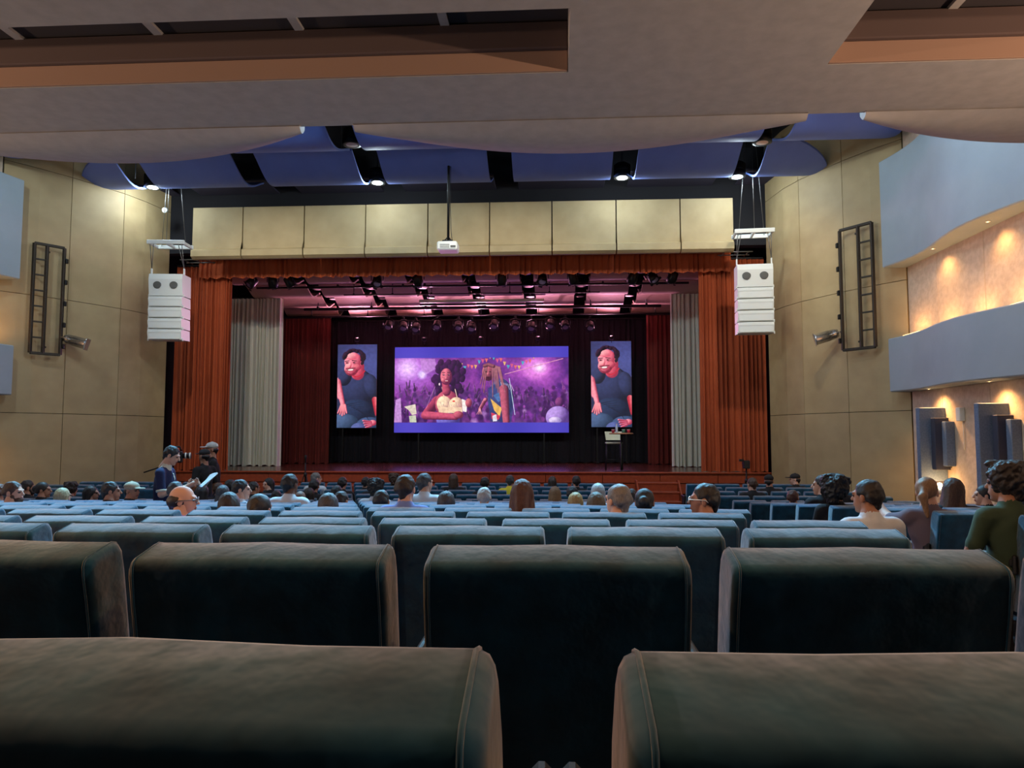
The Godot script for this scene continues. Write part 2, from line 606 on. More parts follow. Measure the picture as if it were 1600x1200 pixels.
# ---------------------------------------------------------------- stage
func build_stage() -> void:
	var s := thing("stage", "raised wooden stage with a dark glossy deck and red-brown front boards", "stage", Vector3(AXIS, 0, -23.4))
	var f := G.new().box(Vector3(0, 0.5, -0.1), Vector3(16.4, 1.0, 7.4)).done()
	part(s, "body", f, M.dark_gap)
	for i in 40:
		part(s, "deck_plank", G.new().box(Vector3(0, 1.04, 3.8 - i * 0.19), Vector3(16.4, 0.08, 0.186), 0.003).done(), M.stage_deck)
	for i in 11:
		part(s, "front_board", G.new().box(Vector3(-7.45 + i * 1.49, 0.94, 3.88), Vector3(1.48, 0.26, 0.04), 0.006).done(), M.stage_wood)
		part(s, "front_board", G.new().box(Vector3(-7.45 + i * 1.49, 0.66, 3.86), Vector3(1.48, 0.26, 0.04), 0.006).done(), M.stage_wood)
		part(s, "front_board", G.new().box(Vector3(-7.45 + i * 1.49, 0.26, 3.84), Vector3(1.48, 0.5, 0.04), 0.006).done(), mat("kick_board", c8(58, 44, 40), 0.7))
	part(s, "edge_moulding", G.new().box(Vector3(0, 1.075, 3.93), Vector3(16.4, 0.05, 0.06), 0.015).done(), M.stage_wood)
	# front platform step across the middle, and the stair on the right
	var p := thing("stage_step", "long red-brown wooden step in front of the stage", "step", Vector3(-2.6, 0, -19.1))
	part(p, "tread", G.new().box(Vector3(0, 0.735, 0), Vector3(8.4, 0.05, 0.62), 0.01).done(), M.stage_wood)
	part(p, "riser", G.new().box(Vector3(0, 0.36, 0.26), Vector3(8.36, 0.7, 0.05), 0.005).done(), M.stage_wood)
	p = thing("stage_stair", "small red-brown wooden stair at the right of the stage front", "stair", Vector3(2.55, 0, -18.9))
	for i in 4:
		part(p, "tread", G.new().box(Vector3(0, 0.85 - i * 0.21, i * 0.28), Vector3(1.0, 0.05, 0.32), 0.01).done(), M.stage_wood)
		part(p, "riser", G.new().box(Vector3(0, 0.72 - i * 0.21 - 0.0, i * 0.28 + 0.13), Vector3(0.98, 0.2, 0.03), 0.004).done(), M.stage_wood)
	for xx in [-0.52, 0.52]:
		part(p, "side_board", G.new().prism(PackedVector2Array([Vector2(-0.16, 0.0), Vector2(-0.16, 0.92), Vector2(0.14, 0.92), Vector2(1.0, 0.28), Vector2(1.0, 0.0)]), -0.02, 0.02).done(), M.stage_wood, Vector3(xx, 0, 0)).rotation.y = -PI / 2

func pleat(x0: float, x1: float, z: float, y0: float, y1: float, waves: int, amp: float, sd: int, flare := 0.0, nv := 12) -> ArrayMesh:
	var rng := RandomNumberGenerator.new()
	rng.seed = sd
	var ph := []
	for i in 6: ph.append(rng.randf() * TAU)
	var w := x1 - x0
	var f := func(u: float, v: float) -> Vector3:
		var d := u * waves * TAU + 1.3 * sin(u * TAU * waves * 0.13 + ph[0]) + 0.9 * sin(u * TAU * waves * 0.31 + ph[1])
		d += (1.0 - v) * (0.8 * sin(u * 17.0 + ph[2]) + 0.5 * sin(u * 41.0 + ph[3]))
		var a := amp * (0.65 + 0.35 * sin(u * TAU * waves * 0.21 + ph[4]))
		a *= lerpf(1.0 + flare, 0.8, v)
		var s := sin(d)
		return Vector3(x0 + u * w + 0.3 * amp * cos(d) * sin(2.0 * d), lerpf(y0, y1, v) + 0.02 * (1.0 - v) * sin(d * 0.5), z + a * (s + 0.25 * sin(2.0 * d + ph[5])))
	return G.new().sheet(f, waves * 10, nv).done()

func curtain(label: String, called: String, x0: float, x1: float, z: float, y0: float, y1: float, waves: int, amp: float, m: Material, sd: int, flare := 0.3) -> void:
	var t := thing("stage_curtain", label, "curtain", Vector3((x0 + x1) * 0.5, y0, z))
	var w := (x1 - x0) * 0.5
	part(t, called, pleat(-w, w, 0, 0, y1 - y0, waves, amp, sd, flare), m)
	part(t, "track", G.new().box(Vector3(0, y1 - y0 + 0.03, 0), Vector3(w * 2.0, 0.05, 0.06), 0.01).done(), M.black_metal)

func build_curtains() -> void:
	curtain("rust orange pleated curtain at the left of the stage opening", "drape", -10.55, -8.95, -19.75, 1.1, 6.75, 13, 0.07, M.curtain_orange, 1)
	curtain("rust orange pleated curtain at the right of the stage opening", "drape", 3.85, 5.55, -19.75, 1.1, 6.75, 13, 0.07, M.curtain_orange, 2)
	curtain("pale grey pleated curtain at the left of the stage", "drape", -10.9, -8.75, -23.0, 1.1, 6.46, 16, 0.08, M.curtain_pale, 3)
	curtain("pale grey pleated curtain at the right of the stage", "drape", 3.58, 5.7, -23.0, 1.1, 6.46, 16, 0.08, M.curtain_pale, 4)
	curtain("dark red pleated curtain at the left of the stage", "drape", -9.9, -7.78, -25.0, 1.1, 6.12, 14, 0.06, M.curtain_red, 5)
	curtain("dark red pleated curtain at the right of the stage", "drape", 3.1, 5.2, -25.0, 1.1, 6.12, 14, 0.06, M.curtain_red, 6)
	curtain("wide black backdrop curtain behind the screens", "drape", -9.6, 4.9, -26.3, 1.1, 6.2, 70, 0.04, M.curtain_black, 7, 0.0)
	var v := thing("valance", "short rust orange gathered valance across the top of the stage opening", "valance", Vector3(-2.58, 6.38, -19.55))
	part(v, "gathered_cloth", pleat(-7.25, 7.25, 0, 0, 0.66, 92, 0.035, 11, 0.6, 6), M.curtain_orange)
	part(v, "heading_rail", G.new().box(Vector3(0, 0.68, -0.02), Vector3(14.5, 0.08, 0.06), 0.01).done(), M.brown_metal)

# ---------------------------------------------------------------- pictures on the LED walls
func ell(im: Image, cx: float, cy: float, rx: float, ry: float, c: Color, rot := 0.0, feather := 0.15) -> void:
	var r := maxf(rx, ry)
	var cr := cos(rot)
	var sr := sin(rot)
	for y in range(maxi(0, int(cy - r)), mini(im.get_height(), int(cy + r) + 2)):
		for x in range(maxi(0, int(cx - r)), mini(im.get_width(), int(cx + r) + 2)):
			var dx := x - cx
			var dy := y - cy
			var a := (dx * cr + dy * sr) / rx
			var b := (-dx * sr + dy * cr) / ry
			var d := sqrt(a * a + b * b)
			if d < 1.0:
				var k := clampf((1.0 - d) / feather, 0.0, 1.0) * c.a
				im.set_pixel(x, y, im.get_pixel(x, y).lerp(Color(c.r, c.g, c.b), k))

func poly(im: Image, pts: Array, c: Color) -> void:
	var p := PackedVector2Array()
	var lo := Vector2(1e9, 1e9)
	var hi := Vector2(-1e9, -1e9)
	for q in pts:
		var w := Vector2(q[0], q[1])
		p.append(w)
		lo = lo.min(w)
		hi = hi.max(w)
	for y in range(maxi(0, int(lo.y)), mini(im.get_height(), int(hi.y) + 1)):
		for x in range(maxi(0, int(lo.x)), mini(im.get_width(), int(hi.x) + 1)):
			if Geometry2D.is_point_in_polygon(Vector2(x + 0.5, y + 0.5), p):
				im.set_pixel(x, y, im.get_pixel(x, y).lerp(Color(c.r, c.g, c.b), c.a))

func limb(im: Image, a: Vector2, b: Vector2, ra: float, rb: float, c: Color) -> void:
	var n := int(a.distance_to(b) / 3.0) + 2
	for i in n:
		var t := float(i) / (n - 1)
		var p := a.lerp(b, t)
		ell(im, p.x, p.y, lerpf(ra, rb, t), lerpf(ra, rb, t), c, 0.0, 0.25)

func ball(im: Image, cx: float, cy: float, rx: float, ry: float, dark: Color, lit: Color, rot := 0.0, lx := -0.6, ly := -0.5) -> void:   # a painted round form, modelled from dark to light as in the picture shown
	var r := maxf(rx, ry)
	var cr := cos(rot)
	var sr := sin(rot)
	var l := Vector3(lx, ly, 0.65).normalized()
	for y in range(maxi(0, int(cy - r)), mini(im.get_height(), int(cy + r) + 2)):
		for x in range(maxi(0, int(cx - r)), mini(im.get_width(), int(cx + r) + 2)):
			var dx := x - cx
			var dy := y - cy
			var p := (dx * cr + dy * sr) / rx
			var q := (-dx * sr + dy * cr) / ry
			var d := p * p + q * q
			if d < 1.0:
				var n := Vector3(p * cr - q * sr, p * sr + q * cr, sqrt(1.0 - d))
				var k := clampf(n.dot(l) * 1.15, 0.0, 1.0)
				var e := clampf((1.0 - sqrt(d)) * r * 0.7, 0.0, 1.0)
				im.set_pixel(x, y, im.get_pixel(x, y).lerp(dark.lerp(lit, k), e))

func bone(im: Image, a: Vector2, b: Vector2, ra: float, rb: float, dark: Color, lit: Color, lx := -0.6, ly := -0.5) -> void:
	var n := int(a.distance_to(b) / 2.0) + 2
	for i in n:
		var t := float(i) / (n - 1)
		var p := a.lerp(b, t)
		ball(im, p.x, p.y, lerpf(ra, rb, t), lerpf(ra, rb, t), dark, lit, 0.0, lx, ly)

func grain(im: Image, amount: float, sd: int) -> void:
	var n := FastNoiseLite.new()
	n.seed = sd
	n.frequency = 0.05
	for y in im.get_height():
		for x in im.get_width():
			var k := 1.0 + amount * n.get_noise_2d(x, y) + amount * 0.5 * n.get_noise_2d(x * 5.0, y * 5.0)
			var c := im.get_pixel(x, y)
			im.set_pixel(x, y, Color(minf(c.r * k, 1.0), minf(c.g * k, 1.0), minf(c.b * k, 1.0)))

func portrait() -> Image:   # a smiling man in a dark T-shirt before a slate backdrop, 180 x 396
	var im := Image.create(180, 396, false, Image.FORMAT_RGB8)
	for y in 396:
		for x in 180:
			var k := clampf(0.75 - Vector2(x - 150, y - 90).length() / 330.0, 0.0, 1.0)
			im.set_pixel(x, y, c8(46, 50, 82).lerp(c8(84, 92, 168), k))
	var d := c8(160, 44, 72)
	var l := c8(255, 150, 166)
	var sd := c8(24, 26, 46)
	var sl := c8(52, 60, 100)
	# far arm, trunk, shoulders
	bone(im, Vector2(4, 172), Vector2(14, 250), 15, 14, d, l)
	poly(im, [[8, 142], [40, 122], [120, 120], [156, 146], [180, 210], [180, 252], [170, 268], [178, 396], [0, 396], [0, 344], [34, 330], [22, 240], [14, 180]], sd)
	ball(im, 84, 220, 78, 110, sd, sl, 0.0, -0.3, -0.5)
	ball(im, 34, 158, 30, 40, sd, sl, 0.3)
	ball(im, 156, 200, 34, 62, sd, sl, -0.25, -0.5, -0.3)
	ball(im, 90, 320, 84, 60, c8(22, 28, 50), c8(44, 58, 92))
	ball(im, 30, 372, 70, 44, c8(40, 56, 82), c8(78, 100, 140))
	ball(im, 150, 380, 60, 36, c8(34, 48, 76), c8(66, 86, 128))
	ball(im, 100, 398, 36, 26, c8(56, 66, 112), c8(92, 104, 164))
	for k in 9: bone(im, Vector2(44 + k * 11, 286 + k * 6), Vector2(120 + k * 4, 270 + k * 13), 2.4, 1.0, c8(18, 20, 36), c8(30, 34, 56))
	# near forearm and hand
	bone(im, Vector2(2, 176), Vector2(26, 286), 14, 11, d, l)
	for k in 5: bone(im, Vector2(20 + k * 4, 288), Vector2(4 + k * 10, 338 - absf(k - 2) * 6), 6, 4, d, c8(255, 150, 160))
	# other arm and hand
	bone(im, Vector2(172, 262), Vector2(184, 330), 14, 12, c8(180, 40, 60), c8(255, 130, 140), 0.6, -0.3)
	ball(im, 164, 372, 18, 14, d, l)
	for k in 4: bone(im, Vector2(156, 368 + k * 6), Vector2(120 + k * 4, 362 + k * 11), 6, 4.5, d, c8(255, 150, 176))
	# neck, collar
	bone(im, Vector2(96, 104), Vector2(92, 140), 26, 30, d, c8(232, 92, 114))
	for k in 24:
		var t := k / 23.0
		ell(im, lerpf(60, 124, t), 140 + 20 * sin(PI * t) - 14 * t, 3.4, 3.4, c8(196, 40, 62))
	# head: skull, jaw, ear, cheeks
	ball(im, 72, 84, 42, 48, d, l, -0.2)
	ball(im, 62, 116, 32, 34, d, l, -0.35)
	ball(im, 110, 92, 8, 15, d, c8(226, 100, 116))
	ball(im, 48, 104, 15, 13, c8(214, 84, 110), c8(255, 168, 172))
	ball(im, 88, 106, 16, 14, c8(176, 58, 84), c8(236, 116, 130))
	ball(im, 62, 56, 34, 18, c8(222, 92, 116), c8(255, 170, 176), 0.1)
	# stubble
	var rng := RandomNumberGenerator.new()
	rng.seed = 3
	for k in 420:
		var a := rng.randf() * 2.6 + 0.25
		var rr := 0.72 + 0.28 * rng.randf()
		ell(im, 62 + 33 * cos(a) * rr, 114 + 35 * sin(a) * rr, 1.2, 1.2, Color(0.36, 0.08, 0.16, 0.22))
	# hair
	for k in 60: 
		var a := PI + rng.randf() * PI * 1.05
		var rr := 0.92 + 0.2 * rng.randf()
		ball(im, 74 + 44 * cos(a) * rr, 66 + 38 * sin(a) * rr, 9, 8, c8(16, 8, 20), c8(58, 34, 58))
	for k in 12: ball(im, 108 + rng.randf() * 8, 50 + rng.randf() * 44, 7, 9, c8(16, 8, 20), c8(50, 28, 48))
	# brows, eyes, nose, smile
	bone(im, Vector2(34, 80), Vector2(52, 77), 2.6, 2.4, c8(40, 12, 26), c8(60, 20, 36))
	bone(im, Vector2(66, 76), Vector2(86, 78), 2.6, 2.2, c8(40, 12, 26), c8(60, 20, 36))
	for e in [[44, 87], [76, 86]]:
		ell(im, e[0], e[1], 8, 4.2, c8(170, 60, 84)); ell(im, e[0], e[1], 5.2, 2.2, c8(226, 180, 190)); ell(im, e[0] - 1, e[1], 3.4, 3.2, c8(30, 12, 20)); bone(im, Vector2(e[0] - 7, e[1] - 2), Vector2(e[0] + 7, e[1] - 3), 1.4, 1.2, c8(80, 20, 40), c8(110, 36, 56))
	ball(im, 56, 98, 8, 14, c8(206, 76, 100), c8(255, 176, 178), 0.15)
	ball(im, 54, 106, 9, 6, c8(176, 54, 80), c8(255, 150, 158))
	bone(im, Vector2(38, 116), Vector2(80, 112), 3, 3, c8(90, 24, 42), c8(130, 44, 62))
	ell(im, 59, 122, 19, 8, c8(120, 30, 50), -0.1, 0.2); ell(im, 59, 120.5, 16, 5, c8(252, 232, 228), -0.1, 0.3)
	bone(im, Vector2(44, 128), Vector2(75, 126), 2.4, 2.0, c8(170, 50, 74), c8(230, 96, 116))
	grain(im, 0.12, 4)
	return im

func film_still() -> Image:   # violet night party with two dancers between letterbox bars, 816 x 404
	var im := Image.create(816, 404, false, Image.FORMAT_RGB8)
	var rng := RandomNumberGenerator.new()
	rng.seed = 5
	var fog := FastNoiseLite.new()
	fog.seed = 9
	fog.frequency = 0.012
	for y in 404:
		for x in 816:
			var c := c8(104, 40, 128).lerp(c8(72, 28, 116), x / 816.0)
			im.set_pixel(x, y, c.lerp(c8(142, 60, 160), clampf(0.5 + fog.get_noise_2d(x, y), 0.0, 1.0)))
	ell(im, 60, 110, 190, 130, c8(206, 130, 240), 0.0, 0.95)
	ell(im, 60, 100, 70, 66, c8(240, 200, 255), 0.0, 0.9)
	ell(im, 130, 130, 26, 26, c8(226, 200, 255), 0.0, 0.6)
	ell(im, 660, 110, 150, 120, c8(190, 90, 200), 0.0, 0.95)
	ell(im, 664, 104, 78, 62, c8(222, 124, 220), 0.0, 0.4)
	ell(im, 680, 100, 40, 32, c8(255, 226, 255), 0.0, 0.9)
	poly(im, [[120, 56], [190, 56], [200, 100], [150, 130], [126, 110]], Color(0.8, 0.6, 0.86, 0.6))
	# crowd
	for i in 260:
		var px := rng.randf() * 816.0
		var py := 180.0 + (i / 260.0) * 160.0 + rng.randf() * 14.0
		var r := 6.0 + rng.randf() * 9.0 + i * 0.02
		var k := rng.randf()
		var c := c8(58, 20, 80).lerp(c8(150, 70, 160), k * k)
		ell(im, px, py, r * 0.75, r, c, 0.0, 0.5)
		ell(im, px + rng.randf() * 6.0, py + r * 2.1, r * 1.4, r * 1.5, c8(70, 28, 96).lerp(c8(180, 130, 196), rng.randf() * k * k), rng.randf() - 0.5, 0.6)
		if i % 4 == 0: bone(im, Vector2(px, py), Vector2(px + rng.randf() * 30.0 - 15.0, py - 30.0), 4, 3, c.darkened(0.3), c.lightened(0.25))
	for i in 40: ell(im, rng.randf() * 816.0, 130.0 + rng.randf() * 190.0, 2.5, 2.5, Color(1, 0.8, 1, 0.5), 0.0, 0.8)
	poly(im, [[6, 250], [30, 240], [36, 356], [0, 356]], c8(190, 138, 206))
	poly(im, [[46, 282], [100, 270], [106, 316], [84, 322], [70, 300]], c8(214, 200, 184))
	poly(im, [[70, 326], [102, 322], [106, 356], [74, 356]], c8(196, 200, 176))
	# pennants
	for i in 22:
		var x := 290.0 + i * 17.0
		var y := 60.0 + 22.0 * sin(i * 0.5) + (i % 3) * 6.0
		var c: Color = [c8(230, 110, 110), c8(228, 180, 110), c8(70, 170, 190), c8(210, 90, 130)][i % 4]
		poly(im, [[x, y], [x + 15, y + 2], [x + 7, y + 20]], c)
	bone(im, Vector2(520, 130), Vector2(790, 58), 2.5, 2.5, c8(170, 90, 140), c8(240, 170, 200))
	# the dancing woman: dark curls, pale yellow top, jeans
	for i in 90:
		var a := rng.randf() * TAU
		var q := sqrt(rng.randf())
		ball(im, 258 + 74 * cos(a) * q, 150 + 92 * sin(a) * q, 14, 16, c8(34, 8, 50), c8(66, 20, 80), 0.0, -0.8, -0.4)
	bone(im, Vector2(204, 256), Vector2(146, 322), 26, 20, c8(84, 20, 56), c8(196, 74, 108))
	ball(im, 250, 270, 58, 66, c8(100, 26, 62), c8(206, 90, 116))
	ball(im, 254, 346, 56, 36, c8(66, 52, 120), c8(122, 110, 204))
	ball(im, 236, 272, 36, 42, c8(190, 140, 130), c8(255, 228, 190), -0.3)
	ball(im, 290, 276, 36, 40, c8(180, 128, 124), c8(252, 220, 184), 0.3)
	poly(im, [[206, 282], [318, 286], [322, 310], [212, 314]], c8(238, 202, 170))
	bone(im, Vector2(224, 190), Vector2(236, 240), 2.5, 2.5, c8(210, 170, 150), c8(255, 230, 200))
	bone(im, Vector2(286, 200), Vector2(296, 240), 2.5, 2.5, c8(210, 170, 150), c8(255, 230, 200))
	for k in 8: bone(im, Vector2(218 + k * 12, 262 + (k % 3) * 9), Vector2(226 + k * 12, 284), 1.6, 1, c8(110, 60, 100), c8(150, 90, 130))
	ell(im, 280, 256, 7, 4, c8(230, 60, 60))
	bone(im, Vector2(146, 322), Vector2(290, 330), 20, 15, c8(96, 24, 62), c8(206, 84, 116))
	poly(im, [[318, 246], [344, 256], [340, 308], [322, 304]], c8(246, 232, 226))
	ball(im, 350, 264, 16, 22, c8(110, 34, 66), c8(212, 108, 122)); ball(im, 302, 320, 24, 18, c8(110, 34, 66), c8(206, 96, 118))
	bone(im, Vector2(240, 170), Vector2(246, 212), 17, 20, c8(90, 24, 60), c8(190, 76, 106))
	ball(im, 244, 140, 28, 40, c8(96, 26, 66), c8(232, 118, 138)); ball(im, 228, 156, 9, 9, c8(190, 80, 110), c8(246, 140, 150))
	for e in [232, 256]:
		ell(im, e, 132, 6, 3.4, c8(40, 10, 36)); ell(im, e, 121, 9, 2, c8(44, 10, 40)); ell(im, e + 1, 131, 2, 1.6, c8(230, 200, 220))
	ball(im, 244, 146, 5, 9, c8(150, 54, 86), c8(244, 140, 150)); ell(im, 245, 161, 11, 4.5, c8(150, 36, 66)); ell(im, 245, 160, 8, 2, c8(250, 220, 224))
	ell(im, 212, 176, 4, 7, c8(240, 210, 220))
	bone(im, Vector2(190, 190), Vector2(150, 290), 1.5, 1.5, c8(220, 130, 190), c8(255, 200, 236))
	# the dancing man: long locks, patterned vest
	ball(im, 500, 250, 60, 100, c8(28, 30, 66), c8(78, 90, 150))
	poly(im, [[440, 196], [520, 154], [546, 200], [560, 300], [548, 356], [452, 356], [446, 280]], Color(0.2, 0.24, 0.46, 0.7))
	poly(im, [[452, 244], [506, 290], [496, 330], [470, 300]], c8(226, 176, 92))
	poly(im, [[456, 310], [500, 326], [490, 344], [458, 340]], c8(206, 56, 86))
	poly(im, [[466, 230], [500, 210], [516, 240], [490, 262]], c8(74, 110, 166))
	poly(im, [[462, 326], [480, 318], [484, 350], [464, 352]], c8(220, 214, 226))
	for k in 7: bone(im, Vector2(500 + k * 8, 168 + k * 2), Vector2(506 + k * 9, 190 + k * 3), 2, 2, c8(150, 140, 170), c8(216, 204, 220))
	bone(im, Vector2(514, 200), Vector2(526, 356), 22, 16, c8(84, 26, 56), c8(196, 92, 118))
	ball(im, 442, 120, 30, 42, c8(70, 22, 54), c8(206, 108, 126))
	for k in 15:
		var x0 := 426.0 + k * 5.0
		bone(im, Vector2(x0, 84 + absf(k - 5) * 1.5), Vector2(404 + k * 8.4, 176 + (k % 4) * 20), 4, 2.6, c8(60, 24, 44), c8(176, 110, 124)) if k < 3 or k > 6 else null
	for k in 8: ball(im, 424 + k * 6, 84 + absf(k - 3) * 2, 9, 9, c8(56, 20, 40), c8(150, 84, 100))
	ell(im, 432, 118, 5, 3, c8(36, 10, 26)); ell(im, 450, 118, 5, 3, c8(36, 10, 26)); ball(im, 440, 128, 5, 8, c8(130, 50, 76), c8(230, 130, 140)); ell(im, 440, 146, 12, 7, c8(60, 16, 40), 0.0, 0.5)
	bone(im, Vector2(540, 150), Vector2(566, 320), 2.2, 2.2, c8(160, 190, 230), c8(224, 236, 255))
	bone(im, Vector2(402, 296), Vector2(428, 250), 8, 10, c8(90, 30, 60), c8(224, 130, 150))
	for k in 4: bone(im, Vector2(404, 292), Vector2(388 + k * 8, 318), 3, 2, c8(120, 50, 76), c8(246, 170, 180))
	# seated man on the right
	ball(im, 772, 262, 20, 24, c8(60, 20, 76), c8(140, 66, 130)); ball(im, 764, 330, 56, 50, c8(86, 56, 130), c8(186, 150, 226), -0.3); ball(im, 752, 346, 30, 16, c8(150, 130, 190), c8(226, 206, 244))
	grain(im, 0.16, 8)
	# letterbox bars
	for y in 404:
		for x in 816:
			if y < 52 or y > 356: im.set_pixel(x, y, c8(66, 58, 176).lerp(c8(80, 68, 190), 0.5 + 0.5 * sin(x * 0.02)))
	return im

func led(label: String, x0: float, x1: float, y0: float, y1: float, z: float, im: Image, energy: float, light: Color, le: float) -> void:
	var c := Vector3((x0 + x1) * 0.5, (y0 + y1) * 0.5, z)
	var w := x1 - x0
	var h := y1 - y0
	var t := thing("led_screen", label, "screen", Vector3(c.x, 1.1, z))
	var dy := c.y - 1.1
	part(t, "housing", G.new().box(Vector3(0, dy, -0.07), Vector3(w + 0.02, h + 0.02, 0.12), 0.006).done(), M.black_plastic)
	for sx in [-1.0, 1.0]:
		part(t, "support_leg", G.new().box(Vector3(sx * w * 0.36, (y0 - 1.1) * 0.5, -0.1), Vector3(0.06, y0 - 1.1, 0.06), 0.006).done(), M.black_metal)
		part(t, "support_foot", G.new().box(Vector3(sx * w * 0.36, 0.025, -0.1), Vector3(0.1, 0.04, 0.7), 0.006).done(), M.black_metal)
	var q := QuadMesh.new()
	q.size = Vector2(w, h)
	var m := StandardMaterial3D.new()
	m.resource_name = "screen_picture"
	m.albedo_color = Color.BLACK
	m.roughness = 0.6
	m.emission_enabled = true
	m.emission = Color.BLACK
	m.emission_texture = ImageTexture.create_from_image(im)
	m.emission_energy_multiplier = energy
	part(t, "display", q, m, Vector3(0, dy, 0.001))
	var l := AreaLight3D.new()
	l.name = "screen_light"
	l.area_size = Vector2(w, h)
	l.area_normalize_energy = true
	l.light_color = light
	l.light_energy = le
	l.area_range = 60.0
	l.shadow_enabled = true
	t.add_child(l)
	l.position = Vector3(0, dy, 0.02)
	l.rotation.y = PI

func build_screens() -> void:
	var p := portrait()
	led("wide central LED screen showing a violet party scene", -5.66, 0.46, 2.15, 5.16, -25.6, film_still(), 0.5, c8(190, 110, 235), 3.0)
	led("tall left LED screen showing a smiling man in a dark T-shirt", -7.71, -6.3, 2.32, 5.27, -25.6, p, 0.5, c8(200, 120, 190), 0.8)
	led("tall right LED screen showing a smiling man, behind the bar stool", 1.24, 2.63, 2.34, 5.32, -25.6, p, 0.5, c8(200, 120, 190), 0.8)

# ---------------------------------------------------------------- stage ceiling and lighting rig
func stage_lamp(called: String, label: String, at: Vector3, aim: Vector3, size: float, bright := false) -> Node3D:
	var t := thing(called, label, "stage light", at, 0.0, "stage lights")
	var d := aim.normalized()
	var b := Basis.looking_at(d, Vector3.UP if absf(d.y) < 0.95 else Vector3.BACK)
	var x := Transform3D(b * Basis(Vector3.RIGHT, -PI / 2), Vector3.ZERO)   # lathe axis y -> -z
	part(t, "lamp_body", G.new().lathe([[size * 0.25, -size * 0.75], [size * 0.5, -size * 0.6], [size * 0.56, -size * 0.1], [size * 0.6, size * 0.1], [size * 0.6, size * 0.62], [size * 0.54, size * 0.64], [size * 0.5, size * 0.56]], 16, x).done(), M.black_metal)
	part(t, "lens", G.new().lathe([[size * 0.5, size * 0.54], [size * 0.3, size * 0.6], [0.001, size * 0.62]], 16, x).done(), M.lens_glass)
	var s := b.x * size * 0.72
	var up := Vector3(0, size * 1.1, 0)
	part(t, "yoke", G.new().tube([s, s + up * 0.7, up, -s + up * 0.7, -s], size * 0.06, 6).done(), M.black_metal)
	part(t, "clamp", G.new().box(up + Vector3(0, size * 0.15, 0), Vector3(size * 0.3, size * 0.4, size * 0.3), size * 0.04).done(), M.black_metal)
	for k in 4:
		var a := TAU * k / 4.0 + 0.4
		part(t, "barn_door", G.new().box(x * Vector3(cos(a) * size * 0.62, size * 0.75, sin(a) * size * 0.62), Vector3(size * 0.5, size * 0.02, size * 0.3), 0.001, x.basis * Basis(Vector3.UP, -a + PI / 2)).done(), M.black_metal)
	return t

